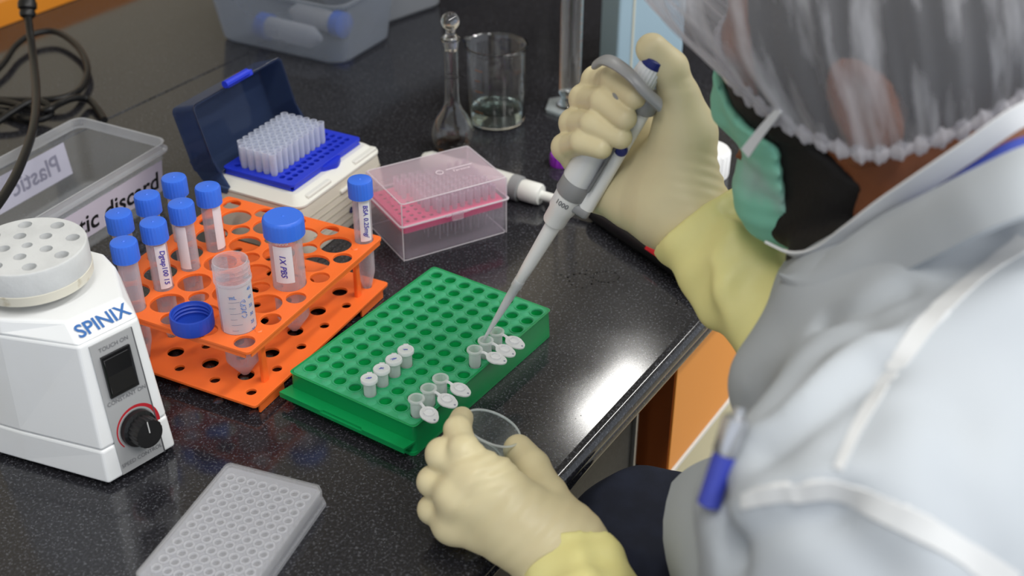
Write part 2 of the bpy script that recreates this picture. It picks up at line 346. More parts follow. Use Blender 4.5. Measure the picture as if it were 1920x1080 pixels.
def cyl_fn(r, ang, z, vert=True, c=(0, 0)):
    """lettering wrapped round a tube; vert: the line of writing runs downwards"""
    def f(x, y):
        if vert: a = ang + y/r; return (c[0]+r*math.cos(a), c[1]+r*math.sin(a), z-x)
        a = ang + x/r; return (c[0]+r*math.cos(a), c[1]+r*math.sin(a), z+y)
    return f
def label_patch(g, r, a0, a1, z0, z1, n=10):
    V = []; F = []
    for k in range(n+1):
        a = a0+(a1-a0)*k/n; V += [(r*math.cos(a), r*math.sin(a), z0), (r*math.cos(a), r*math.sin(a), z1)]
    for k in range(n): F.append((2*k, 2*k+2, 2*k+3, 2*k+1))
    g.add(V, F)
def tube15(loc, yaw, label, txt=None, lab=True, zc=0.127, fill=None, tilt=(0, 0)):
    t = thing('centrifuge_tube', label, 'centrifuge tube', loc, yaw, 'blue-capped centrifuge tubes')
    t.rotation_euler = (tilt[0], tilt[1], yaw)
    H = zc-loc[2]                                     # cap top above the tip
    R = 0.0083
    g = G(); g.lathe([(0.0006, 0.0), (0.0028, 0.0012), (0.0036, 0.004), (0.0080, 0.0225), (R, 0.026), (R, H-0.018), (R-0.0004, H-0.016), (R-0.0004, H-0.003),
                      (R-0.0013, H-0.003), (R-0.0011, 0.026), (0.0072, 0.0225), (0.0026, 0.004), (0.0, 0.002)], 28)
    b = g.build('tube_body', M_tube, t)
    g = G()
    for k in range(10):
        zz = 0.030+0.0072*k; w = 0.55 if k % 2 == 0 else 0.3
        label_patch(g, R+0.0001, PI*0.25, PI*0.25+w, zz, zz+0.0003, 4)
    g.build('graduation', M_grad, b)
    g = G(); rc = 0.0112; z0, z1 = H-0.0168, H
    g.lathe([(rc-0.0015, z0+0.001), (rc-0.0012, z0), (rc, z0), (rc, z0+0.0012), (rc, z1-0.0022), (rc-0.0007, z1-0.0006), (rc-0.0022, z1), (0.0014, z1), (0.0008, z1+0.0006), (0, z1+0.0007)], 96, rib=(0.00035, {3, 4}))
    g.build('screw_cap', M_blue, t)
    if lab:
        g = G(); label_patch(g, R+0.00035, -0.62, 0.62, 0.0595, 0.1015, 16); lb = g.build('label', M_label, t)
        if txt:
            g = G(); g.text(txt, 0.0064, cyl_fn(R+0.0007, 0.05, 0.0805), shear=0.25, bold=0.0001); g.build('handwriting', M_ink, lb)
    return t
def face_cam(x, y, off=0.0): return math.atan2(0-y, 0-x)+off
T15 = [(5, 0, 'BSA 0.25mg/', 'blue-capped tube standing alone at the right corner of the orange rack', 0.30, 0.125),
       (1, 4, None, 'blue-capped tube at the back left of the orange rack, just behind the nearest left one', 0.4, 0.126),
       (2, 4, None, 'blue-capped tube in front of the clear discard box, middle of the back row of three', 0.4, 0.126),
       (3, 4, None, 'blue-capped tube hiding the letter a of the word discard, farthest of the back row', 0.4, 0.126),
       (0, 3, None, 'blue-capped tube partly hidden by the white vortex mixer', 0.9, 0.127),
       (1, 3, 'Dgtap100 15', 'blue-capped tube with violet writing running down its paper label', 0.32, 0.127),
       (2, 3, None, 'blue-capped tube with a blank edge of label, behind the one with violet writing', -0.55, 0.127),
       (3, 3, None, 'blue-capped tube beside the open lid of the cream tip box', 0.75, 0.126)]
for iu, jv, txt, lab, off, zc in T15:
    p = or_pt(SU[iu], SV[jv], 0.006)
    tube15(p, face_cam(p.x, p.y, off), lab, txt, jv != 4 and iu != 0 or iu == 5, zc)

def tube50(loc, yaw, label, capped, z1):
    t = thing('conical_tube', label, 'centrifuge tube', loc, yaw, 'wide conical tubes'); H = z1-loc[2]; R = 0.0142
    rim = H-0.0015 if capped else H
    if capped:
        prof = [(0.0005, 0.0), (0.0035, 0.0015), (0.0125, 0.0145), (R, 0.0175), (R, rim), (R-0.001, rim), (R-0.001, 0.0175), (0.0118, 0.0145), (0.003, 0.0027), (0, 0.002)]
    else:
        prof = [(0.0005, 0.0), (0.0035, 0.0015), (0.0125, 0.0145), (R, 0.0175), (R, H-0.019), (R+0.0012, H-0.0175), (R+0.0012, H-0.0155), (R+0.0002, H-0.0145)]
        for k in range(3): prof += [(R+0.0002, H-0.0125+0.0038*k), (R+0.0008, H-0.0117+0.0038*k), (R+0.0002, H-0.0109+0.0038*k)]
        prof += [(R, H), (R-0.0011, H), (R-0.001, 0.0175), (0.0118, 0.0145), (0.003, 0.0027), (0, 0.002)]
    g = G(); g.lathe(prof, 40); b = g.build('tube_body', M_tube, t)
    if capped:
        g = G(); label_patch(g, R+0.0003, -0.95, 0.22, 0.058, 0.0935, 16); lb = g.build('label', M_label, t)
        g = G(); g.text('1X PBS', 0.0074, cyl_fn(R+0.0008, -0.38, 0.0755), shear=0.25, bold=0.0001); g.build('handwriting', M_ink, lb)
        g = G(); g.text('2005', 0.006, cyl_fn(R+0.0004, -0.35, 0.0975, False), bold=0.00015); g.build('moulded_number', mat('moulded_white', 'e6e4e8', 0.5), b)
        g = G(); rc = 0.0176; a, z = H-0.0165, H
        g.lathe([(rc-0.002, a+0.001), (rc-0.0015, a), (rc, a), (rc, a+0.001), (rc, z-0.0035), (rc-0.0006, z-0.0014), (rc-0.002, z), (0.0015, z), (0.0008, z+0.0005), (0, z+0.0006)], 128, rib=(0.00018, {3, 4}))
        g.build('screw_cap', M_blue, t)
    else:
        g = G(); label_patch(g, R+0.0002, -1.15, 1.30, 0.050, 0.0965, 20); fb = g.build('frosted_panel', M_tube50, b)
        g = G(); g2 = G()
        for k, (zz, s) in enumerate(((0.0895, '45'), (0.0815, '40'), (0.0735, '35'), (0.0655, '30'), (0.058, '25'), (0.050, '20'), (0.036, '10'), (0.0285, '5'))):
            g.text(s, 0.0042, cyl_fn(R+0.0004, 0.78, zz, False), bold=0.00012)
        for k in range(12):
            zz = 0.0265+0.0054*k; w = 0.62 if k % 2 == 0 else 0.36
            label_patch(g2, R+0.0004, -0.5, -0.5+w, zz, zz+0.0004, 6)
        g.text('mL', 0.0045, cyl_fn(R+0.0004, -0.25, 0.085, False), bold=0.0001)
        for q in range(5):                      # loose blue scribble
            P = [(R+0.0005, 0.28+0.16*math.sin(1.7*q+1.3*k), 0.0805-0.0035*q-0.0016*math.sin(k*2.1+q)) for k in range(5)]
            g.tube([(a*math.cos(b_), a*math.sin(b_), c_) for a, b_, c_ in spline([V3(p) for p in P], 4)], 0.00022, 4)
        g.build('blue_print', M_inkb, b); g2.build('graduation', M_grad, b)
        g = G(); g.lathe([(0, 0.0026), (0.003, 0.0032), (0.0117, 0.0148), (R-0.0012, 0.018), (R-0.0012, 0.088), (0, 0.088)], 32)
        g.build('clear_liquid', film('pale_liquid', 'f6f0f2', 'e4e2ea', 0.03, 0.1, 0.05), t)
    return t
p = or_pt(BU[2], BV[0], 0.0133); tube50(p, face_cam(p.x, p.y, 0.1), 'wide blue-capped tube with a paper label reading 1X PBS in the orange rack', True, 0.1290)
p = or_pt(BU[0], BV[0], 0.0133); tube50(p, face_cam(p.x, p.y, 0.1), 'wide open tube without its cap, with blue graduation numbers, in the orange rack', False, 0.1255)
# upturned cap
cp = thing('screw_lid', 'blue screw cap lying open side up on the orange rack beside the open tube', 'cap', or_pt(0.0085, 0.0610, 0.0632), 0.3)
rc = 0.0176; H = 0.0150
prof = [(0, 0), (rc-0.002, 0), (rc-0.0005, 0.0012), (rc, 0.003), (rc, H-0.001), (rc-0.0004, H), (rc-0.0018, H)]
for k in range(3): prof += [(rc-0.0021, H-0.002-0.0034*k), (rc-0.0030, H-0.0030-0.0034*k), (rc-0.0021, H-0.0040-0.0034*k)]
prof += [(rc-0.0022, 0.0020), (0, 0.0020)]
g = G(); g.lathe(prof, 128, rib=(0.00018, {3, 4})); g.build('lid_shell', M_blue2, cp)

# ---------------------------------------------------------------- green rack
GR_O = V3((-0.16579, 0.83246, 0.0)); GR_Y = -0.587; GP = 0.015746
M_gr = mat('green_polymer', '0c9350', 0.33, spec=0.5, sss=0.15); M_gr2 = mat('green_top_haze', '2f9e69', 0.42, sss=0.1, noise=(260, '3fa877', 0.35, 0.75)); M_grp = mat('green_pale_disc', '3fa576', 0.45)  # top green is paler: reflected haze mixed into its colour
def gr_pt(a, b, z=0.0): return GR_O + V3((math.cos(GR_Y)*a-math.sin(GR_Y)*b, math.sin(GR_Y)*a+math.cos(GR_Y)*b, z))
gk = thing('microtube_rack', 'green plastic microtube rack with ninety-six holes on the granite', 'tube rack', GR_O, GR_Y)
x0, x1, y0, y1 = -0.0105, 0.1178, -0.0138, 0.1835
wells = [(i*GP, j*GP, 0.0054) for i in range(8) for j in range(12)]
g = G(); g.plate(rrect(x0+0.0006, x1-0.0006, y0+0.0006, y1-0.0006, 0.003, 4), wells, 0.0262, 0.0282, 0.0003, 24); g.build('top_deck', M_gr2, gk)
g = G(); loft(g, [ring(rrect(x0-d, x1+d, y0-d, y1+d, 0.004, 4), z) for d, z in ((0.001, 0.0030), (0.0, 0.0264), (0.0004, 0.0276), (0.0010, 0.0282), (-0.0010, 0.0282), (-0.0016, 0.0260), (-0.0008, 0.0035), (0.001, 0.0030))])
g.build('side_wall', M_gr, gk)
g = G()
for (a, b, r) in wells: g.lathe([(r, 0.0265), (r-0.0002, 0.0190), (r-0.0008, 0.0165), (r-0.0022, 0.0150), (0, 0.0145)], 20, c=(a, b, 0))
o = g.build('well_cups', mat('green_well_lit', '12b25c', 0.3, sss=0.3), gk)  # brighter green paints the light passing through the plastic
g = G(); 
for i in range(8):
    for j in range(12): g.lathe([(0.0067, 0.0283), (0.0066, 0.0287), (0.0059, 0.0287), (0.0056, 0.0283)], 24, c=(i*GP, j*GP, 0))
g.build('well_rims', M_gr2, gk)
g = G()
for i in range(9):
    for j in range(13):
        if x0+0.004 < (i-0.5)*GP < x1-0.004 and y0+0.004 < (j-0.5)*GP < y1-0.004: g.lathe([(0, 0.0286), (0.0034, 0.0285), (0.0040, 0.0282)], 16, c=((i-0.5)*GP, (j-0.5)*GP, 0))
g.build('small_seats', M_grp, gk)
g = G(); g.prism([(x0-0.003, y0-0.0115), (0.030, y0-0.0115), (0.032, y0-0.0095), (0.072, y0-0.0095), (0.074, y0-0.0115), (x1-0.002, y0-0.0115), (x1, y0+0.002), (x0-0.001, y0+0.002)], 0.0115, 0.0135)
g.box(x0-0.003, x1-0.002, y0-0.0115, y0-0.0095, 0.0085, 0.0116); g.build('lid_lip', M_gr, gk)
g = G(); g.prism(rrect(x0-0.001, x1+0.001, y0-0.003, y1+0.001, 0.004, 4), 0.0004, 0.0034); g.build('rack_base', M_gr, gk)

M_pp = film('frosted_microtube', 'f6faf8', 'f6f8fa', 0.30, 0.55, 0.25, 0.45); M_pplid = film('frosted_lid', 'f2f6f5', 'fafafc', 0.78, 0.22, 0.25, 0.4)
M_bl2 = mat('pen_mark', '6b6fc0', 0.6)
def microtube(i, j, opened, label, group, ang=0.0, mark=0.0, tz=0.0):
    t = thing('microtube', label, 'microtube', gr_pt(i*GP, j*GP, 0.0150+tz), GR_Y, group)
    g = G(); R = 0.0050
    g.lathe([(0, 0), (0.0016, 0.0004), (0.0030, 0.003), (R-0.0004, 0.0115), (R, 0.013), (R, 0.0245), (0.0062, 0.0252), (0.0068, 0.0262), (0.0066, 0.0274), (0.0048, 0.0274), (0.0044, 0.0255), (0.0043, 0.0130), (0.0024, 0.004), (0, 0.002)], 28)
    b = g.build('tube_body', M_pp, t)
    if opened:
        g = G(); ca, sa = math.cos(ang), math.sin(ang); cx = 0.0188
        X = Matrix.Translation((0, 0, 0.0268)) @ Matrix.Rotation(ang, 4, 'Z') @ Matrix.Rotation(0.16, 4, 'Y')
        # oval lid with thumb tab, plug side up
        out = [(cx+0.0078*math.cos(2*PI*k/28)*(1.0 if math.cos(2*PI*k/28) < 0 else 1.30), 0.0070*math.sin(2*PI*k/28)*(1 if math.cos(2*PI*k/28) < 0.3 else 0.92)) for k in range(28)]
        sm = [(cx+(x-cx)*0.86, y*0.86) for x, y in out]
        loft(g, [ring(out, -0.0006), ring(out, 0.0007), ring(sm, 0.0010)], cap0=True, cap1=True, xf=X)
        g.lathe([(0.0045, 0.0008), (0.0043, 0.0030), (0.0036, 0.0031), (0.0034, 0.0012), (0, 0.0010)], 24, c=(cx, 0, 0), xf=X)
        l = g.build('lid', M_pplid, t)
        g = G(); g.lathe([(0, 0.0013), (0.0008, 0.0012), (0.0010, 0.0009)], 10, c=(cx+0.0082, 0, 0), xf=X); g.build('lid_tab_dot', mat('grey_dot', '8d8fa0', 0.5), l)
        g = G(); g.tube([X @ V3(p) for p in ((0.0058, 0, 0.0), (0.0078, 0, 0.0009), (0.0098, 0, 0.0009), (0.0116, 0, 0.0))], [0.0015, 0.0011, 0.0011, 0.0016], 8, flat=0.45); g.build('hinge', M_pplid, t)
    else:
        g = G(); g.lathe([(0.0060, 0.0260), (0.0069, 0.0262), (0.0070, 0.0285), (0.0066, 0.0292), (0.0056, 0.0293), (0.0050, 0.0287), (0, 0.0286)], 32)
        h = Matrix.Rotation(ang, 4, 'Z'); g.box(0.0062, 0.0084, -0.0022, 0.0022, 0.0262, 0.0290, 0.0005, xf=h)
        l = g.build('lid', M_pplid, t)
        g = G(); P = [(0.0022*math.cos(2.3*k+mark)*(0.5+0.1*k), 0.0022*math.sin(2.9*k+mark), 0.0290) for k in range(6)]
        g.tube(spline(P, 4), 0.00028, 4, flat=0.4); g.build('pen_mark', M_bl2, l)
    return t
for k, nm in enumerate(('nearest of the four closed tubes, by the front left of the green rack', 'second closed tube from the front, touching the nearest one', 'third closed tube from the front of the four', 'farthest of the four closed tubes, towards the middle of the green rack')):
    microtube(4, k, False, 'white-lidded microtube, '+nm, 'closed microtubes in the green rack', 2.2, k*1.3)
A1 = -0.35
for k, nm in ((0, 'open microtube nearest the front corner of the green rack, lid folded towards the gloved hand'), (1, 'middle of the three open microtubes above the left hand'), (2, 'open microtube farthest from the corner of the near group of three'),
              (5, 'open microtube with the pipette tip inside it'), (6, 'middle of the far group of three open microtubes, behind the one being filled'), (7, 'farthest open microtube, partly behind the pipette tip')):
    microtube(7, k, True, nm, 'open microtubes in the green rack', (-0.38, -0.07, 0.0, 0.17, 0.03, -0.05)[k if k < 3 else k-2], tz=0.002)

# ---------------------------------------------------------------- microplate with lid
EL_Y = -0.3399; EL_O = V3((-0.21102, 0.71327, 0.0))
pl = thing('microplate', 'clear ninety-six-well plate with its lid on, lying on the granite at the front', 'microplate', EL_O, EL_Y)
M_ps = film('polystyrene', 'f6f6f8', 'e6e8ee', 0.17, 0.42, 0.10, 0.4); M_pslid = film('polystyrene_lid', 'fdfdfe', 'f2f3f6', 0.07, 0.5, 0.05, 0.4)
def notch(x0, x1, y0, y1, c, r=0.004):
    P = [(x1-c, y1), (x1, y1-c)]; P += [(x1, y0+c), (x1-c, y0)]
    for k in range(5): a = 1.5*PI-PI/2*k/4; P.append((x0+r+r*math.cos(a), y0+r+r*math.sin(a)))
    for k in range(5): a = PI-PI/2*k/4; P.append((x0+r+r*math.cos(a), y1-r+r*math.sin(a)))
    return P[::-1]
px0, px1, py0, py1 = -0.0112, 0.0742, -0.1134, 0.0144
ws = [(9e-3*i, -9e-3*j, 0.0034) for i in range(8) for j in range(12)]
g = G(); g.plate(rrect(px0+0.0035, px1-0.0035, py0+0.0035, py1-0.0035, 0.003, 4), ws, 0.0117, 0.0127, 0, 20)
for (a, b, r) in ws: g.lathe([(r-0.0001, 0.0127), (r-0.0003, 0.0115), (r-0.0005, 0.0035), (0, 0.0032)], 20, c=(a, b, 0))
g.build('well_deck', M_ps, pl)
g = G()
for (a, b, r) in ws: g.lathe([(r+0.0004, 0.0127), (r+0.0003, 0.0142), (r-0.0002, 0.0142), (r-0.0003, 0.0125)], 20, c=(a, b, 0))
g.build('well_rims', film('polystyrene_rim_highlight', 'fafafc', 'f8f9fc', 0.55, 0.3, 0.1, 0.4), pl)  # rims whiter than the deck, ring highlights put into the colour
g = G(); loft(g, [ring(notch(px0-d, px1+d, py0-d, py1+d, 0.005), z) for d, z in ((0, 0.0004), (0, 0.0030), (-0.0022, 0.0032), (-0.0028, 0.0120), (-0.0038, 0.0120), (-0.0032, 0.0028), (-0.001, 0.0022), (-0.001, 0.0004), (0, 0.0004))]); g.build('plate_skirt', M_ps, pl)
g = G(); A = lambda d: notch(px0+0.0016+d, px1-0.0016-d, py0+0.0016+d, py1-0.0016-d, 0.005)
loft(g, [ring(A(0), 0.0080), ring(A(0), 0.0158), ring(A(0.0005), 0.0164), ring(A(0.0030), 0.0164), ring(A(0.0036), 0.0158)], cap1=True)
loft(g, [ring(A(0.0009), 0.0080), ring(A(0.0009), 0.0150)], cap1=True); 
for (a, b, r) in ws: g.lathe([(0.0040, 0.0159), (0.0040, 0.0162), (0.0036, 0.0162), (0.0036, 0.0159)], 18, c=(a, b, 0))
g.build('lid', M_pslid, pl)
g = G()
for i in range(8):
    for j in range(12): g.lathe([(0.0009, 0.00375), (0, 0.0037)], 8, c=(9e-3*i, -9e-3*j, 0))

# ---------------------------------------------------------------- vortex mixer
VX_O = V3((-0.3040, 0.7148, 0.0)); VX_Y = math.radians(48.6)      # local x: along the control face, local y: into the body
M_vw = mat('ivory_enamel', 'eceef0', 0.35, noise=(9, 'e4e4e0', 0.5, 0.85), bump=(60, 0.05, 0.001)); M_pan = mat('grey_panel', 'a6a7a9', 0.4); M_blk = mat('black_plastic', '141416', 0.35)
vx = thing('vortex_mixer', 'white vortex mixer with a foam tube head, a black switch and a black knob', 'vortex mixer', VX_O, VX_Y)
# plan outlines at the foot, at the shoulder and at the top
w = 0.0601; sl = math.radians(21)
z1, z2 = 0.119, 0.131
P0 = [(0, 0), (w, 0), (0.087, 0.070), (0.0925, 0.098), (0.080, 0.142), (0.056, 0.166), (0.004, 0.166), (-0.020, 0.142), (-0.0385, 0.100), (-0.027, 0.070)]
P1 = [(0.009, 0.018), (w-0.001, 0.018), (0.0825, 0.074), (0.0875, 0.098), (0.076, 0.138), (0.054, 0.160), (0.006, 0.160), (-0.016, 0.138), (-0.0285, 0.098), (-0.0215, 0.074)]
P2 = [(0.013, 0.036), (w-0.002, 0.034), (0.0800, 0.076), (0.0845, 0.099), (0.073, 0.135), (0.052, 0.156), (0.008, 0.156), (-0.013, 0.135), (-0.0245, 0.099), (-0.0185, 0.076)]
g = G(); g.prism(P0, 0.005, 0.033, top=[(a*(1-0.24)+b*0.24, c*(1-0.24)+d*0.24) for (a, c), (b, d) in zip(P0, P1)], cap=True)
Pm = [(a*(1-0.25)+b*0.25, c*(1-0.25)+d*0.25) for (a, c), (b, d) in zip(P0, P1)]
g.prism(Pm, 0.0335, z1, top=P1); g.prism(P1, z1, z2, top=P2); b = g.build('housing', M_vw, vx, auto=12)
m = b.modifiers.new('round', 'BEVEL'); m.width = 0.0022; m.segments = 3; m.limit_method = 'ANGLE'; m.angle_limit = 0.25
# control face frame
c00 = V3((0.0, 0.0, 0.005)); c10 = V3((w, 0, 0.005)); c01 = V3((0.009, 0.018, z1)); c11 = V3((w-0.001, 0.018, z1))
def cf(u, v, h=0.0):
    n = (c10-c00).cross(c01-c00).normalized()
    return (c00*(1-u)+c10*u)*(1-v)+(c01*(1-u)+c11*u)*v + n*h
nf = (c10-c00).cross(c01-c00).normalized(); uf = (c10-c00).normalized(); vf = ((c01+c11)/2-(c00+c10)/2).normalized()
g = G(); Q = [(0.20, 0.015), (0.82, 0.015), (0.84, 0.97), (0.14, 0.97)]; 
V = [cf(u, v, 0.0002) for u, v in Q]+[cf(u, v, 0.0012) for u, v in Q]; g.add(V, [(0, 1, 2, 3), (4, 5, 6, 7), (0, 1, 5, 4), (1, 2, 6, 5), (2, 3, 7, 6), (3, 0, 4, 7)], sm=False); g.build('control_panel', M_pan, vx)
g = G(); V = [cf(u, v, 0.0012) for u, v in ((0.82, 0.01), (0.835, 0.01), (0.852, 0.97), (0.84, 0.97))]+[cf(u, v, 0.0016) for u, v in ((0.82, 0.01), (0.835, 0.01), (0.852, 0.97), (0.84, 0.97))]
g.add(V, [(0, 1, 2, 3), (4, 5, 6, 7), (0, 1, 5, 4), (1, 2, 6, 5), (2, 3, 7, 6), (3, 0, 4, 7)], sm=False); g.build('panel_edge', mat('dark_grey_edge', '55565a', 0.4), vx)
g = G(); Q = [(0.27, 0.575), (0.715, 0.575), (0.73, 0.87), (0.26, 0.87)]; V = [cf(u, v, 0.0008) for u, v in Q]+[cf(u, v, 0.0035) for u, v in Q]
g.add(V, [(0, 1, 2, 3), (0, 1, 5, 4), (1, 2, 6, 5), (2, 3, 7, 6), (3, 0, 4, 7)], sm=False)
Qi = [(0.30, 0.60), (0.69, 0.60), (0.70, 0.845), (0.29, 0.845)]; V = [cf(u, v, 0.0035) for u, v in Q]+[cf(u, v, 0.0028) for u, v in Qi]; g.add(V, [(0, 1, 5, 4), (1, 2, 6, 5), (2, 3, 7, 6), (3, 0, 4, 7)], sm=False)
Qm = [(0.30, 0.70), (0.69, 0.70)]; V = [cf(0.30, 0.60, 0.0046), cf(0.69, 0.60, 0.0046), cf(0.695, 0.72, 0.0024), cf(0.295, 0.72, 0.0024), cf(0.70, 0.845, 0.0040), cf(0.29, 0.845, 0.0040)]
g.add(V, [(0, 1, 2, 3), (3, 2, 4, 5)], sm=False); g.build('rocker_switch', M_blk, vx)
kc = cf(0.545, 0.285, 0.0012); KM = Matrix(((uf.x, vf.x, nf.x, kc.x), (uf.y, vf.y, nf.y, kc.y), (uf.z, vf.z, nf.z, kc.z), (0, 0, 0, 1)))
g = G()                                                   # red crescent scale, thicker to the right
V = []; F = []
for k in range(41):
    a = math.radians(215-225*k/40); wd = 0.0009+0.0026*(k/40)**1.3; V += [(0.0165*math.cos(a), 0.0165*math.sin(a), 0.0002), ((0.0165+wd)*math.cos(a), (0.0165+wd)*math.sin(a), 0.0002)]
for k in range(40): F.append((2*k, 2*k+2, 2*k+3, 2*k+1))
g.add(V, F, KM, sm=False); g.build('red_scale', mat('red_print', 'b3202c', 0.5), vx)
g = G(); g.lathe([(0.0152, 0.0001), (0.0152, 0.0004)], 40, xf=KM); g.lathe([(0.0145, 0.0), (0.0142, 0.0045), (0.0118, 0.0055), (0.0115, 0.0165), (0.0108, 0.0175), (0.0, 0.0172)], 80, rib=(0.0006, {2, 3}), xf=KM)
k_ = g.build('knob', M_blk, vx)
g = G(); g.box(-0.0004, 0.0004, 0.001, 0.0105, 0.0174, 0.0178, xf=KM); g.build('pointer_line', mat('pointer_white', 'c8c8c8', 0.5), k_)
def panel_text(g, s, size, u, v, bold=0.0, h=0.0016):
    o = cf(u, v, h); g.text(s, size, lambda x, y: o+uf*x+vf*y, bold=bold)
for tx_, v_ in (('TOUCH ON', 0.915), ('CONSTANT ON', 0.535), ('SPEED CONTROL', 0.075)): g = G(); panel_text(g, tx_, 0.0046, 0.51, v_); g.build('panel_lettering', mat('grey_print', '6f7074', 0.6), vx)
# name on the bevelled band above the panel
t0 = V3((0.009, 0.018, z1)); t1 = V3((w-0.001, 0.018, z1)); t2 = V3((0.013, 0.036, z2)); ut = (t1-t0).normalized(); vt = ((t2-t0)-(t2-t0).dot(ut)*ut).normalized(); nt_ = ut.cross(vt); tc0 = (t0+t1)/2+vt*0.0095+nt_*0.0011+ut*0.001
g = G(); g.text('SPINIX', 0.0150, lambda x, y: tc0+ut*x+vt*y, bold=0.00028, space=0.98); g.build('name_lettering', mat('name_blue', '2763a8', 0.5), vx)
# neck, cup and foam head
hc = V3((0.0245, 0.0955, 0))
g = G(); g.lathe([(0.020, 0.131), (0.020, 0.140), (0.0, 0.140)], 32, c=hc); g.build('neck', M_vw, vx)
g = G(); g.lathe([(0.0, 0.1385), (0.040, 0.1385), (0.0432, 0.1400), (0.0435, 0.1475), (0.0425, 0.1478), (0.0, 0.1478)], 72, c=hc); g.build('head_cup', mat('stained_ivory', 'dcd8ca', 0.5, noise=(45, 'a89878', 0.62, 0.72)), vx)
R = 0.0430; hs = []
for k in range(8): a = 2*PI*k/8+0.30; hs.append((hc.x+0.0325*math.cos(a), hc.y+0.0325*math.sin(a), 0.0052))
for k in range(5): a = 2*PI*k/5+0.1; hs.append((hc.x+0.0165*math.cos(a), hc.y+0.0165*math.sin(a), 0.0047))
hs.append((hc.x, hc.y, 0.0040))
g = G(); circ = [(hc.x+(R-0.0016)*math.cos(2*PI*k/72), hc.y+(R-0.0016)*math.sin(2*PI*k/72)) for k in range(72)]
g.plate(circ, hs, 0.1655, 0.1665); 
for (a, b_, r) in hs: g.lathe([(r, 0.1663), (r-0.0003, 0.158), (r-0.001, 0.152), (0, 0.1515)], 24, c=(a, b_, 0))
g.lathe([(R-0.0016, 0.1665), (R-0.0006, 0.1661), (R, 0.1650), (R, 0.1478), (R-0.001, 0.1476)], 72, c=hc)
g.build('foam_head', mat('grey_foam', 'd0d2d3', 0.75, noise=(30, 'c2c4c5', 0.4, 0.7), bump=(400, 0.3, 0.0008)), vx)
for fx, fy in ((0.012, 0.014), (0.048, 0.014), (0.000, 0.140), (0.060, 0.140)):
    g = G(); g.lathe([(0.0, 0.0003), (0.006, 0.0003), (0.0068, 0.0048), (0, 0.0052)], 20, c=(fx, fy, 0)); g.build('rubber_foot', M_blk, vx)

# ---------------------------------------------------------------- clear discard box (left)
DB_Y = math.radians(62.8); DB_O = V3((-0.3537, 1.1713, 0.0))      # local -x: along the near long side, local y: away to the far side
M_box = film('clear_box', 'f8f9fa', 'eceff4', 0.05, 0.34, 0.06, 0.35); M_boxr = film('clear_box_rim', 'f2f3f6', 'eef0f4', 0.22, 0.5, 0.12, 0.4)
db = thing('storage_box', 'clear open plastic box with paper labels reading plastic discard', 'plastic box', DB_O, DB_Y)
def RR(x0, x1, y0, y1, r): return rrect(x0, x1, y0, y1, r, 6)
L_, W_ = 0.215, 0.127
g = G(); S = lambda d, r: RR(-L_-d, d, -d, W_+d, r)
loft(g, [ring(S(-0.012, 0.012), 0.0008), ring(S(-0.010, 0.013), 0.003), ring(S(-0.003, 0.012), 0.060)], cap0=True)
loft(g, [ring(S(-0.0042, 0.012), 0.060), ring(S(-0.0112, 0.013), 0.0042), ring(S(-0.0130, 0.012), 0.0024)], cap1=True)
b = g.build('box_body', M_box, db)
g = G(); loft(g, [ring(S(-0.0030, 0.012), 0.0595), ring(S(0.0006, 0.013), 0.0600), ring(S(0.0008, 0.013), 0.0622), ring(S(-0.0020, 0.013), 0.0640), ring(S(-0.0020, 0.013), 0.0690), ring(S(-0.0010, 0.013), 0.0702), ring(S(-0.0030, 0.012), 0.0702), ring(S(-0.0042, 0.012), 0.0600)]); g.build('box_rim', M_boxr, db)
# labels on the two long outer sides; wall leans: offset from the rim line at height z
def wall_off(z): return 0.0100 - (z-0.003)*(0.007/0.057)
def near_fn(x, y, h=0.0004): return V3((x, wall_off(y)-h, y))
def far_fn(x, y, h=0.0004): return V3((x, W_-wall_off(y)+h, y))
Mp2 = mat('lilac_paper', 'd9d2e2', 0.7); Mtx = mat('black_print', '17171a', 0.6)
for fn, sg, nm in ((near_fn, 1, 'near'), (far_fn, -1, 'far')):
    g = G(); x0_, x1_ = -0.200, -0.014
    if sg < 0: x0_, x1_ = -0.205, -0.030
    V = [fn(x0_, 0.016), fn(x1_, 0.016), fn(x1_, 0.052), fn(x0_, 0.052)]; V += [fn(x0_, 0.016, 0.0006), fn(x1_, 0.016, 0.0006), fn(x1_, 0.052, 0.0006), fn(x0_, 0.052, 0.0006)]
    g.add(V, [(0, 1, 2, 3), (4, 5, 6, 7), (0, 1, 5, 4), (1, 2, 6, 5), (2, 3, 7, 6), (3, 0, 4, 7)], sm=False); lb = g.build('paper_label', Mp2, db)
    g = G()
    if sg > 0: g.text('Plastic discard', 0.0280, lambda x, y: near_fn(-0.020+x, 0.0310+y, 0.0009), align='RIGHT', bold=0.0005, space=1.0)
    else: g.text('Plastic discard', 0.0265, lambda x, y: far_fn(-0.043-x, 0.0335+y, 0.0002), align='LEFT', bold=0.0005)
    g.build('label_lettering', Mtx if sg > 0 else mat('faded_print', '8a849c', 0.6), lb)

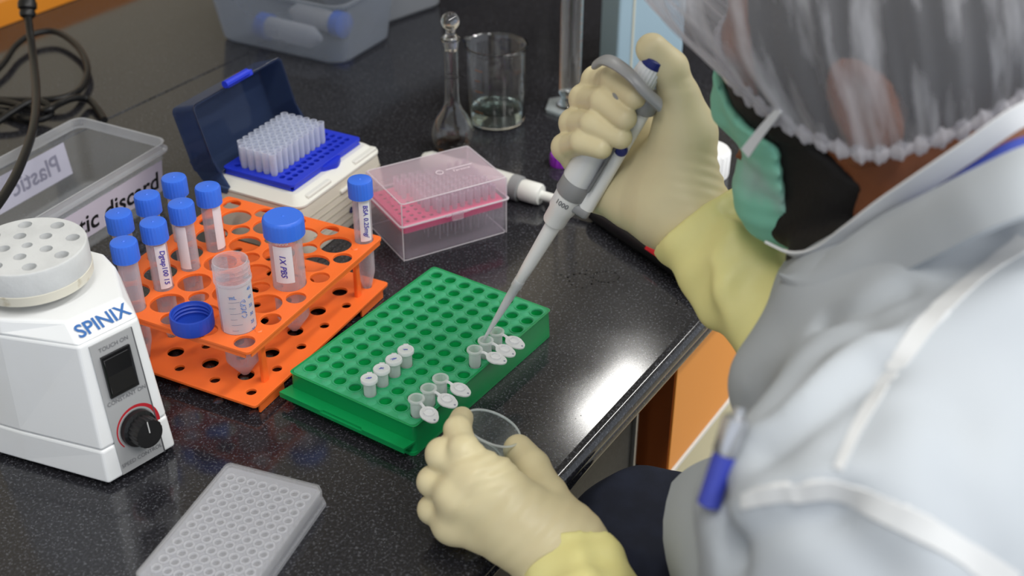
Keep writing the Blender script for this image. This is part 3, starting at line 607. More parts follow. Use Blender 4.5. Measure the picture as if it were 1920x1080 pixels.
# ---------------------------------------------------------------- black cable
M_cab = mat('black_cable', '0e0e10', 0.4)
g = G()
hang = [(-0.5831, 1.4678, 0.1518), (-0.5816, 1.4402, 0.1088), (-0.5648, 1.3876, 0.0827), (-0.5254, 1.2772, 0.0774), (-0.4904, 1.1640, 0.0862), (-0.4719, 1.0719, 0.0909), (-0.4628, 1.0038, 0.0959), (-0.4562, 0.9261, 0.1045)]
g.tube(spline(hang, 8), 0.0045, 12)
pc = g.build('power_cord', M_cab); 
rt_ = thing('power_cable', 'black power cable with a moulded plug hanging at the left over the clear box', 'cable', (0, 0, 0)); pc.parent = rt_
g = G(); a, b_ = V3((-0.5837, 1.4678, 0.1518)), V3((-0.5816, 1.4353, 0.1013)); d = (b_-a)
g.tube([a, a+d*0.55, a+d*0.60, a+d*0.64, a+d*0.70, a+d*0.80, a+d*0.84, a+d*0.90, a+d*0.96, a+d*1.0], [0.0115, 0.0115, 0.0095, 0.0095, 0.0110, 0.0110, 0.0085, 0.0095, 0.0090, 0.006], 14); g.build('plug', M_cab, rt_)
loop = [(-0.6634, 1.3027, 0.0060), (-0.6639, 1.4415, 0.0080), (-0.6583, 1.5131, 0.0100), (-0.6603, 1.5718, 0.0120), (-0.6496, 1.6095, 0.0130), (-0.6211, 1.6176, 0.0130), (-0.5767, 1.5670, 0.0120), (-0.5451, 1.5002, 0.0100), (-0.5363, 1.4475, 0.0080), (-0.5421, 1.4094, 0.0120), (-0.5633, 1.3983, 0.0120), (-0.5988, 1.4053, 0.0080), (-0.6669, 1.4123, 0.0060),
        (-0.6981, 1.4079, 0.0050), (-0.6599, 1.3927, 0.0050), (-0.6160, 1.3778, 0.0050), (-0.5835, 1.3580, 0.0060), (-0.5570, 1.3467, 0.0100), (-0.5465, 1.3559, 0.0140), (-0.5549, 1.3712, 0.0180), (-0.5756, 1.3802, 0.0180), (-0.5937, 1.3555, 0.0140), (-0.6122, 1.3314, 0.0060), (-0.6266, 1.3022, 0.0050),
        (-0.6692, 1.3330, 0.0050), (-0.6763, 1.3849, 0.0050), (-0.6515, 1.4052, 0.0050), (-0.6246, 1.4041, 0.0070), (-0.5826, 1.3781, 0.0120), (-0.5467, 1.3475, 0.0220), (-0.5397, 1.3684, 0.0200), (-0.5291, 1.3943, 0.0160), (-0.5182, 1.4076, 0.0080), (-0.5003, 1.3843, 0.0060), (-0.4845, 1.3565, 0.0050)]
g = G(); g.tube(spline(loop, 10), 0.0042, 12); o = g.build('coiled_cable', M_cab); tag(o, 'black cable coiled in loops on the worktop behind the clear box', 'cable')

# ---------------------------------------------------------------- cream tip box with smoked lid
EP_Y = math.radians(62.56); EP_O = V3((-0.213, 1.0719, 0.0))
M_cr = mat('cream_plastic', 'cfcabb', 0.45); M_crl = mat('cream_rim', 'e2e1d9', 0.4); M_tray = mat('royal_blue_tray', '2036c8', 0.4)
M_smoke = film('smoked_blue', '92a4c4', '56688f', 0.20, 0.40, 0.05, 0.4)
ep = thing('tip_box', 'cream pipette tip box with a royal blue tray and an open smoked lid', 'pipette tip box', EP_O, EP_Y)
g = G(); Rb = lambda d0, d1, r: rrect(-0.012-d0, 0.131+d0, -0.016-d1, 0.098+d1, r, 6)
loft(g, [ring(Rb(0.004, 0.006, 0.012), 0.0008), ring(Rb(0.004, 0.006, 0.012), 0.004), ring(Rb(0.0015, 0.002, 0.011), 0.040), ring(Rb(0.0, 0.0, 0.010), 0.052)], cap0=True, cap1=True)
g.build('box_body', M_cr, ep)
g = G()
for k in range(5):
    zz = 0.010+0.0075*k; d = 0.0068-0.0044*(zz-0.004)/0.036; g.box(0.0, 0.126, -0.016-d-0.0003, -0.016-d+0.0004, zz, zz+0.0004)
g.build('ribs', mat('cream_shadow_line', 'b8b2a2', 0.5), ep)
g = G(); loft(g, [ring(Rb(0.0, 0.0, 0.010), 0.0521), ring(Rb(0.0012, 0.0012, 0.011), 0.0530), ring(Rb(0.0012, 0.0012, 0.011), 0.0550), ring(Rb(-0.001, -0.001, 0.010), 0.0562), ring(rrect(-0.004, 0.123, -0.006, 0.090, 0.005, 6), 0.0625), ring(rrect(-0.002, 0.121, -0.004, 0.088, 0.005, 6), 0.0625)], cap0=True, cap1=True)
g.build('box_rim', M_crl, ep)
g = G(); tips = [(0.0103+0.009*i, 0.0108+0.009*j, 0.0036) for i in range(12) for j in range(8)]
g.plate(rrect(0.0, 0.1195, 0.0, 0.0847, 0.004, 5), tips, 0.0668, 0.0700, 0.0005, 18)
g.box(0.0005, 0.119, 0.0005, 0.0842, 0.0628, 0.0634)
for q in ((0.0008, 0.0, 0.0, 0.0847), (0.1187, 0.0, 0.0, 0.0847)): g.box(q[0]-0.0006, q[0]+0.0006, 0.003, 0.082, 0.0630, 0.0685)
for y in (0.0008, 0.0839): g.box(0.003, 0.1165, y-0.0006, y+0.0006, 0.0630, 0.0685)
g.build('tip_tray', M_tray, ep)
g = G(); P = [(0.048+0.034*k/12, -0.0075*math.sin(PI*k/12)) for k in range(13)]
g.prism([(x, 0.001) for x in (0.082, 0.048)]+P[1:-1], 0.0565, 0.0672); g.build('tray_latch', M_tray, ep)
for k in range(8): pass
for x0_, x1_ in ((0.004, 0.044), (0.086, 0.126)):
    g = G(); g.box(x0_, x1_, -0.0150, -0.0075, 0.0560, 0.0600, 0.0012); g.build('rim_ledge', M_crl, ep)
g = G(); g.box(0.052, 0.080, -0.0205, -0.0165, 0.040, 0.0445, 0.0015); g.build('latch_pad', M_crl, ep)
g = G(); fy = lambda z: -0.0232+0.0044*(z-0.004)/0.036*1.0
g.text('eppendorf', 0.0125, lambda x, y: V3((0.060+x, fy(0.0185+y)-0.0003, 0.0185+y)), bold=0.00035, shear=0.1, align='LEFT')
g.build('maker_lettering', mat('navy_print', '232a66', 0.5), ep)
g = G()
g.box(0.074, 0.098, fy(0.033)-0.0006, fy(0.033)-0.0001, 0.0322, 0.0334)
g.tube([(0.078, fy(0.029)-0.0003, 0.0305), (0.076, fy(0.027)-0.0003, 0.0275), (0.079, fy(0.026)-0.0003, 0.0262), (0.083, fy(0.026)-0.0003, 0.0270)], 0.0006, 6, flat=0.5)
g.build('maker_mark', mat('grey_navy_print', '6a6c88', 0.5), ep)
# open lid, turned up about the far long side
th = math.radians(106)
def lidf(hx, hy, hz):                                   # hx along, hy from hinge to the lid front, hz wall depth (0 rim .. up)
    fdy, fdz = -math.cos(th), math.sin(th); uy, uz = math.sin(th), math.cos(th)
    return V3((hx, 0.0800-(-0)*0 + hy*(-1)*fdy*(-1) + hz*uy, 0.0640+hy*fdz+hz*uz))
LX0, LX1, LW, LH = -0.013, 0.128, 0.076, 0.034
g = G()
def lidshell(d, h): return [(LX0+d, LX1-d, 0.006, LW-d, h)]
def LR(d, hz, r=0.006): return [lidf(x, y, hz) for x, y in rrect(LX0+d, LX1-d, 0.004+d, LW-d, r, 5)]
loft(g, [LR(0.0, 0.0), LR(0.0015, LH-0.003), LR(0.0045, LH)], cap1=True)
loft(g, [LR(0.0016, 0.0), LR(0.0031, LH-0.005), LR(0.0055, LH-0.0018)], cap1=True)
loft(g, [LR(0.0, 0.0), LR(0.0016, 0.0)])
b = g.build('lid', M_smoke, ep)
g = G(); R0 = [lidf(x, y, 0.0) for x, y in rrect(LX0, LX1, 0.004, LW, 0.006, 5)]; g.tube(R0, 0.0008, 6, closed=True); g.build('lid_rim', mat('dark_navy_edge', '131c33', 0.3), b)
for sx in (LX0-0.001, LX1-0.0015):                      # hinge ears
    g = G(); P = [(lidf(0, 0.030, 0.002)), (lidf(0, 0.010, -0.004)), (lidf(0, -0.010, -0.010)), (lidf(0, -0.016, -0.004)), (lidf(0, -0.014, 0.006)), (lidf(0, 0.000, 0.022)), (lidf(0, 0.020, 0.030))]
    P = [(p.y, p.z) for p in P]; V = [(sx, a, c) for a, c in P]+[(sx+0.0025, a, c) for a, c in P]; n = len(P)
    g.add(V, [list(range(n)), list(range(n, 2*n))]+[(i, (i+1) % n, n+(i+1) % n, n+i) for i in range(n)], sm=False); g.build('hinge_ear', M_smoke, b)
g = G(); g.box(0.040, 0.080, -0.004, 0.002, -0.002, 0.002, 0.001, xf=lambda v: lidf(v.x, LW+v.y+0.002, v.z)); g.tube([lidf(0.034, LW+0.004, -0.004), lidf(0.070, LW+0.004, -0.004)], 0.0038, 10); g.build('lid_latch', M_tray, b)

# tips standing in the blue tray
M_tip = film('frosted_tip', 'f6f8fc', 'eef1fa', 0.30, 0.50, 0.25, 0.4)
def make_tip(name, label, cat, group, body=None, m=M_tip, L=1.0, Rr=0.0037):
    g = G(); g.lathe([(0.0004, -0.050), (0.0014, -0.030), (0.0026, -0.002), (Rr-0.0004, 0.001), (Rr, 0.003), (Rr+0.0001, 0.0215), (Rr+0.0003, 0.0228), (Rr-0.0006, 0.0228), (Rr-0.0008, 0.004), (0.0018, -0.002)], 14)
    o = g.build(name, m); return tag(o, label, cat, None if not group else group)
E3 = Matrix.Translation(EP_O) @ Matrix.Rotation(EP_Y, 4, 'Z')
first = None; gt = 'tips standing in the blue tray'
for i in range(10):
    for j in range(2, 8):
        if (i, j) == (0, 7): continue
        p = E3 @ V3((0.0103+0.009*i, 0.0108+0.009*j, 0.0700)); zl = 0.0
        if first is None: o = first = make_tip('pipette_tip', 'one of the frosted pipette tips standing in the royal blue tray', 'pipette tip', gt)
        else: o = first.copy(); COL.objects.link(o)
        o.location = p; o.scale = (1, 1, 1)

# ---------------------------------------------------------------- pink tip box (closed, see-through lid)
PK_O = V3((-0.1061, 1.0436, 0.0)); PK_Y = math.radians(30.05)
M_pkb = film('clear_tip_box', 'fbf8fb', 'eeeaf2', 0.07, 0.34, 0.12, 0.35); M_pkl = film('clear_tip_lid', 'fcf6f9', 'f2ecf2', 0.16, 0.30, 0.18, 0.35); M_pink = mat('pink_tray', 'fb4a88', 0.4, sss=0.2)
pk = thing('tip_box', 'clear pipette tip box with a pink tray, closed, behind the green rack', 'pipette tip box', PK_O, PK_Y)
PW, PD = 0.1170, 0.0830
S = lambda d, r=0.0035: rrect(-d, PW+d, -d, PD+d, r, 4)
g = G(); loft(g, [ring(S(-0.0015), 0.0006), ring(S(-0.0008), 0.002), ring(S(0), 0.0385)], cap0=True); loft(g, [ring(S(-0.0012), 0.0385), ring(S(-0.0024), 0.0022)], cap1=True); g.build('box_base', M_pkb, pk)
g = G(); loft(g, [ring(S(0.0002), 0.0385), ring(S(0.0016), 0.0390), ring(S(0.0016), 0.0415), ring(S(0.0006), 0.0425), ring(S(0.0004), 0.0610), ring(S(-0.0004), 0.0632), ring(S(-0.0022), 0.0640)], cap1=True)
loft(g, [ring(S(-0.0004), 0.0420), ring(S(-0.0008), 0.0606), ring(S(-0.0020), 0.0626)], cap1=True)
l = g.build('lid', M_pkl, pk)
g = G(); g.box(0.053, 0.065, -0.0050, -0.0014, 0.0335, 0.0425, 0.001); g.box(0.046, 0.072, -0.0038, -0.0014, 0.0392, 0.0412, 0.0006); g.build('clasp', M_pkl, pk)
g = G(); g.lathe([(0.0040, 0.0640), (0.0040, 0.0645), (0.0034, 0.0645), (0.0034, 0.0640)], 24, c=(0.063, 0.042, 0)); g.box(0.071, 0.100, 0.0435, 0.0442, 0.0640, 0.0644); g.text('Tarsons', 0.0060, lambda x, y: V3((0.085+x, 0.0385+y, 0.0643)), shear=0.2); g.build('lid_moulding', mat('clear_raised', 'f2e6ec', 0.3), l)
M_edge_hl = film('edge_highlight', 'f8f4f8', 'fbf8fb', 0.55, 0.3, 0.15, 0.4)  # whitish tubes that draw bright highlights along the clear box edges
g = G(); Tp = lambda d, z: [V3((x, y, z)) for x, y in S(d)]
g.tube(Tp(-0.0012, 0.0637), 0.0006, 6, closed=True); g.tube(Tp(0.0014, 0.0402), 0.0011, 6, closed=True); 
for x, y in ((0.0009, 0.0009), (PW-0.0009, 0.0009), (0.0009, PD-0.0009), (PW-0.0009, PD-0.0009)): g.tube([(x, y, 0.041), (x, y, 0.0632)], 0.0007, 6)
g.build('lid_edge_highlight', M_edge_hl, l)
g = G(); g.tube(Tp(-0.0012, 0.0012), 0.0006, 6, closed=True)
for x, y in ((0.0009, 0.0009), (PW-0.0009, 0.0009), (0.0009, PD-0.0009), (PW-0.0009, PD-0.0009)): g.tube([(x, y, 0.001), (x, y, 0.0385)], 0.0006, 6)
g.build('base_edge_highlight', M_edge_hl, pk)
th_ = [(0.0112+0.00865*i, 0.0108+0.00875*j, 0.0024) for i in range(12) for j in range(8)]
g = G(); g.plate(S(-0.0030, 0.003), th_, 0.0372, 0.0388, 0.0002, 14); loft(g, [ring(S(-0.0030, 0.003), 0.0380), ring(S(-0.0030, 0.003), 0.0300), ring(S(-0.0042, 0.003), 0.0300), ring(S(-0.0042, 0.003), 0.0378)]); g.build('tip_tray', M_pink, pk)
P3 = Matrix.Translation(PK_O) @ Matrix.Rotation(PK_Y, 4, 'Z')
g = G(); g.lathe([(0.0003, -0.0300), (0.0009, -0.018), (0.0018, -0.001), (0.0024, 0.001), (0.0027, 0.0150), (0.0029, 0.0155), (0.0022, 0.0155), (0.0016, 0.0)], 12)
f2 = g.build('pipette_tip', film('thin_tip', 'f6f2f6', 'efe6ee', 0.30, 0.4, 0.3, 0.4)); tag(f2, 'one of the small clear tips inside the closed pink tip box', 'pipette tip', 'tips inside the pink tip box')
nf2 = 0
for i in range(12):
    for j in range(8):
        if i < 3 and j < 8 and not (i == 2 and j > 4): continue
        if i == 3 and j < 1: continue
        p = P3 @ V3((0.0112+0.00865*i, 0.0108+0.00875*j, 0.0388))
        o = f2 if nf2 == 0 else f2.copy()
        if nf2: COL.objects.link(o)
        o.location = p; nf2 += 1

# ---------------------------------------------------------------- glassware
M_glass = mat('clear_glass', 'ffffff', 0.0, trans=1.0, ior=1.47); M_water = mat('water', 'dff4f2', 0.0, trans=1.0, ior=1.33)
bk = thing('beaker', 'glass beaker a quarter full of clear liquid behind the pink tip box', 'beaker', (-0.0193, 1.3712, 0.0), 2.75)
R = 0.0340
def spout(a, z):
    d = abs((a+PI) % (2*PI)-PI)
    return 1+0.16*math.exp(-(d/0.16)**2)*max(0.0, min(1.0, (z-0.085)/0.011))
g = G(); g.lathe([(0, 0.0008), (0.029, 0.0006), (0.0330, 0.0022), (R, 0.006), (R, 0.090), (R+0.0012, 0.0935), (R+0.0026, 0.0958), (R+0.0022, 0.0970), (R+0.0008, 0.0966), (R-0.0014, 0.0930), (R-0.0018, 0.088), (R-0.0018, 0.007), (0.031, 0.0040), (0, 0.0034)], 72, wob=spout)
g.build('glass_wall', M_glass, bk)
g = G(); g.lathe([(0, 0.0036), (0.0308, 0.0042), (R-0.0020, 0.0072), (R-0.0020, 0.0188), (R-0.0024, 0.0185), (0, 0.0185)], 64); g.build('liquid', M_water, bk)
g = G(); 
for k in range(5): label_patch(g, R+0.0001, 1.15, 1.15+(0.22 if k % 2 else 0.34), 0.022+0.013*k, 0.0226+0.013*k, 4)
g.build('graduation', mat('amber_print', 'a8641c', 0.5), bk)
fl = thing('volumetric_flask', 'stoppered glass volumetric flask left of the beaker', 'flask', (-0.0677, 1.2895, 0.0), 0.0)
g = G(); P = [(0, 0.0008), (0.014, 0.0004), (0.0185, 0.003), (0.0235, 0.014), (0.0245, 0.022), (0.0235, 0.031), (0.0185, 0.042), (0.0115, 0.052), (0.0088, 0.060), (0.0082, 0.070), (0.0078, 0.112), (0.0080, 0.1195), (0.0078, 0.1225), (0.0086, 0.1240), (0.0092, 0.132), (0.0110, 0.1330), (0.0110, 0.1345), (0.0080, 0.1345)]
P = [(a, b) for a, b in P]; inner = [(max(a-0.0013, 0), b) for a, b in P[2:-3]][::-1]
g.lathe(P+[(0.0076, 0.131)]+inner[1:]+[(0, 0.0022)], 48); g.build('flask_body', M_glass, fl)
g = G(); g.lathe([(0.0079, 0.0905), (0.0080, 0.0908), (0.0079, 0.0911)], 32); g.build('mark_ring', mat('etched_ring', 'b9bcc0', 0.5), fl)
g = G(); g.lathe([(0, 0.1215), (0.0066, 0.1220), (0.0075, 0.136), (0.0078, 0.1385), (0.0052, 0.1400), (0.0046, 0.1430), (0.0060, 0.1450)]+[(0.0100*math.cos(a), 0.1545+0.0100*math.sin(a)) for a in [(-0.95+2.52*k/12) for k in range(13)]]+[(0, 0.1645)], 40); g.build('stopper', M_glass, fl)
g = G(); g.lathe([(0, 0.0026), (0.0165, 0.0032), (0.0208, 0.0095), (0, 0.0095)], 40); g.build('amber_residue', mat('amber_liquid', 'a85f18', 0.05, trans=0.7), fl)
cy = thing('measuring_cylinder', 'tall glass measuring cylinder on a hexagonal foot right of the beaker', 'measuring cylinder', (0.0690, 1.4030, 0.0), 0.35)
g = G(); hexa = [(0.030*math.cos(PI/3*k), 0.030*math.sin(PI/3*k)) for k in range(6)]; hx2 = [(0.026*math.cos(PI/3*k), 0.026*math.sin(PI/3*k)) for k in range(6)]
g.prism(hexa, 0.0006, 0.004); g.prism(hexa, 0.004, 0.0058, top=hx2); g.tube([V3((x, y, 0.0045)) for x, y in hexa], 0.0012, 6, closed=True); g.build('foot', film('glass_foot', 'f4f8f8', 'f0f3f5', 0.22, 0.45, 0.03, 0.3), cy)
g = G(); g.lathe([(0, 0.0060), (0.016, 0.0062), (0.0105, 0.012), (0.0095, 0.016), (0.0130, 0.022), (0.0132, 0.236), (0.0165, 0.240), (0.0155, 0.2415), (0.0118, 0.238), (0.0116, 0.026), (0, 0.024)], 48); g.build('glass_tube', M_glass, cy)
g = G(); 
for k in range(17): label_patch(g, 0.0134, -1.15, -1.15+(0.7 if k % 5 == 0 else 0.35), 0.035+0.011*k, 0.0354+0.011*k, 5)
g.build('graduation', mat('amber_print'), cy)

# ---------------------------------------------------------------- frosted boxes at the back
M_fb = film('frosted_box', 'e4e8ee', 'b4bac4', 0.24, 0.40, 0.15, 0.35, noise=(9, 0.45, 0.7, (1, 1, 1), 0.06))
B2_Y = math.radians(151.6); 
b2 = thing('storage_box', 'frosted plastic box holding two large blue-capped tubes at the back', 'plastic box', (-0.2236, 1.527, 0), B2_Y)
# local x: along the near long side towards the left, local y: (negative) away from the camera
def boxshell(b, L, Wd, H, m, r=0.022, name='box_body', flare=0.010):
    g = G(); S = lambda d: rrect(-d, L+d, -Wd-d, d, r, 6)
    loft(g, [ring(S(-0.004), 0.0008), ring(S(0.0), 0.005), ring(S(flare), H)], cap0=True); loft(g, [ring(S(flare-0.0015), H), ring(S(-0.0015), 0.006), ring(S(-0.005), 0.0025)], cap1=True)
    g.build(name, m, b)
    g = G(); loft(g, [ring(S(flare), H-0.002), ring(S(flare+0.004), H-0.0015), ring(S(flare+0.004), H+0.0015), ring(S(flare), H+0.002), ring(S(flare-0.0015), H)]); g.build('box_rim', m, b)
boxshell(b2, 0.205, 0.125, 0.085, M_fb)
b3 = thing('storage_box', 'frosted plastic box behind and to the right of the one with blue-capped tubes', 'plastic box', (-0.1867, 1.672, 0), math.radians(46))
g = G(); S3 = lambda d: rrect(-d, 0.125+d, -d, 0.14+d, 0.02, 6)
loft(g, [ring(S3(-0.004), 0.0008), ring(S3(0.0), 0.005), ring(S3(0.008), 0.11)], cap0=True); loft(g, [ring(S3(0.0065), 0.11), ring(S3(-0.0015), 0.006), ring(S3(-0.005), 0.0025)], cap1=True); g.build('box_body', film('frosted_box_pale', 'dfe3ea', 'b4b7bd', 0.5, 0.3, 0.3), b3)
g = G(); loft(g, [ring(S3(0.008), 0.108), ring(S3(0.012), 0.109), ring(S3(0.012), 0.112), ring(S3(0.0065), 0.1125)]); g.build('box_rim', film('frosted_box_pale'), b3)
def lying_tube(a, b, label, r=0.0145):
    a, b = V3(a), V3(b); d = (b-a).normalized(); L = (b-a).length; q = d.to_track_quat('Z', 'Y').to_matrix().to_4x4(); M = Matrix.Translation(a) @ q
    t = thing('conical_tube', label, 'centrifuge tube', M=M, group='blue-capped tubes inside the frosted box')
    g = G(); g.lathe([(0, 0), (0.004, 0.0015), (r-0.002, 0.0145), (r, 0.0175), (r, L-0.003), (0, L-0.003)], 32); g.build('tube_body', M_tube50, t)
    g = G(); rc = r+0.003; g.lathe([(rc-0.002, L-0.0165), (rc, L-0.0165), (rc, L-0.001), (rc-0.002, L), (0, L)], 48); g.build('screw_cap', M_blue, t)
B2M = Matrix.Translation((-0.2236, 1.527, 0)) @ Matrix.Rotation(B2_Y, 4, 'Z')
lying_tube(B2M @ V3((0.046, -0.024, 0.0225)), B2M @ V3((0.150, -0.027, 0.0225)), 'tube in the frosted box with its blue cap to the left of centre')
lying_tube(B2M @ V3((0.150, -0.092, 0.0225)), B2M @ V3((0.048, -0.080, 0.0225)), 'tube in the frosted box with its blue cap towards the right')
# pale blue canister behind the raised hand
M_pb = mat('pale_blue_plastic', 'a9c3d2', 0.4)
cb = thing('canister', 'pale blue upright plastic box behind the raised gloved hand', 'box', (0.129, 1.470, 0), math.radians(8))
g = G(); g.prism(rrect(0, 0.085, 0, 0.10, 0.004, 4), 0.0008, 0.235); g.build('canister_body', M_pb, cb)
g = G(); g.box(0.018, 0.021, -0.0010, 0.0005, 0.010, 0.228, 0.0004); g.build('vertical_rib', mat('cream_rib', 'cfcfc0', 0.4), cb)
g = G(); g.lathe([(0, -0.001), (0.007, -0.001), (0.007, 0.0005)], 20, xf=Matrix.Translation((0.036, 0, 0.1735)) @ Matrix.Rotation(PI/2, 4, 'X')); g.build('green_dot', mat('lime_green', '9ccc2c', 0.5), cb)

# ---------------------------------------------------------------- second pipette lying on the bench
p2 = thing('pipette', 'white and grey pipette lying on the granite behind the pink tip box', 'pipette', M=None, loc=(0, 0, 0))
a0, a1 = V3((-0.055, 1.2065, 0.016)), V3((0.108, 1.120, 0.0085)); dv = (a1-a0).normalized(); Lp = (a1-a0).length
p2.matrix_world = Matrix.Translation(a0) @ dv.to_track_quat('Z', 'Y').to_matrix().to_4x4()
g = G(); g.lathe([(0, -0.05), (0.009, -0.048), (0.0125, -0.04), (0.0125, 0.020), (0.0135, 0.03), (0.0135, 0.068), (0.012, 0.070), (0, 0.070)], 24); g.build('handle', mat('warm_white', 'd8d8d2', 0.35), p2)
g = G(); g.lathe([(0.0137, 0.062), (0.0140, 0.064), (0.0138, 0.072), (0.010, 0.073), (0, 0.073)], 28); g.build('grey_ring', mat('mid_grey', '8f9092', 0.4), p2)
g = G(); g.lathe([(0, 0.073), (0.0105, 0.073), (0.0118, 0.076), (0.0118, 0.094), (0.0105, 0.0965), (0.0052, 0.097), (0.0050, 0.125), (0.0036, 0.150), (0.0030, 0.184), (0, 0.184)], 28); g.build('barrel', M_white, p2)
# ---------------------------------------------------------------- black marker with a red mark
mk = thing('marker_pen', 'black pen with a small red label lying near the raised wrist', 'pen', loc=(0, 0, 0))
m0, m1 = V3((0.0830, 1.133, 0.0115)), V3((0.180, 0.990, 0.0115)); dv = (m1-m0).normalized(); mk.matrix_world = Matrix.Translation(m0) @ dv.to_track_quat('Z', 'Y').to_matrix().to_4x4(); Lm = (m1-m0).length
g = G(); g.lathe([(0, 0), (0.008, 0.0004), (0.0105, 0.006), (0.0108, Lm*0.45), (0.0100, Lm*0.5), (0.0102, Lm-0.004), (0.008, Lm), (0, Lm)], 24); g.build('barrel', M_blk, mk)
g = G(); 
n_ = (V3((0, 0, 1))*0.8+V3((-0.5, -0.6, 0))); loc_n = mk.matrix_world.to_3x3().inverted() @ n_; an = math.atan2(loc_n.y, loc_n.x)
label_patch(g, 0.0104, an-0.45, an+0.5, Lm*0.56, Lm*0.68, 6); g.build('red_label', mat('red_label', 'd8202c', 0.4), mk)
# purple cap behind the little finger, white ribbed bottle by the mask
pu = thing('purple_stopper', 'small purple cap just behind the little finger of the raised hand', 'cap', (0.053, 1.255, 0.0), 0)
g = G(); g.lathe([(0, 0.0004), (0.011, 0.0004), (0.0115, 0.002), (0.0115, 0.013), (0.010, 0.0145), (0, 0.0145)], 48, rib=(0.0005, {2, 3})); g.build('ribbed_shell', mat('purple_plastic', '8b2fae', 0.4), pu)
wb = thing('ribbed_lid', 'white ribbed cap on the bench between the raised wrist and the green mask', 'cap', (0.2150, 1.2350, 0.0), 0)
g = G(); g.lathe([(0, 0.0005), (0.024, 0.0005), (0.0245, 0.003), (0.0245, 0.028), (0.022, 0.031), (0, 0.031)], 96, rib=(0.0014, {2, 3})); g.build('ribbed_shell', mat('bright_white', 'f2f2f2', 0.35), wb)
# ---------------------------------------------------------------- water drops
g = G(); random.seed(3)
def drop(x, y, r, h=0.35): g.lathe([(r, 0.0001), (r*0.85, r*h*0.6), (r*0.45, r*h), (0, r*h*1.1)], 10, c=(x, y, 0))
for (cx, cy_, ra, rb, n) in ((0.0905, 1.0195, 0.0125, 0.010, 22), (0.066, 1.0125, 0.011, 0.013, 12), (0.058, 1.032, 0.014, 0.014, 10)):
    for k in range(n):
        a = 2*PI*k/n+random.uniform(-.1, .1); drop(cx+ra*math.cos(a), cy_+rb*math.sin(a), random.uniform(0.0006, 0.0014))
for k in range(3): drop(0.1530+0.001*k, 0.972+0.0045*k*0.7, 0.0012)
for k in range(16): drop(random.uniform(0.0, 0.09), random.uniform(0.80, 0.90), random.uniform(0.0003, 0.0006))
o = g.build('water_drops', mat('water_drop', 'ffffff', 0.0, trans=1.0, ior=1.33)); tag(o, 'scattered water drops on the granite right of the green rack', 'water drops', kind='stuff')

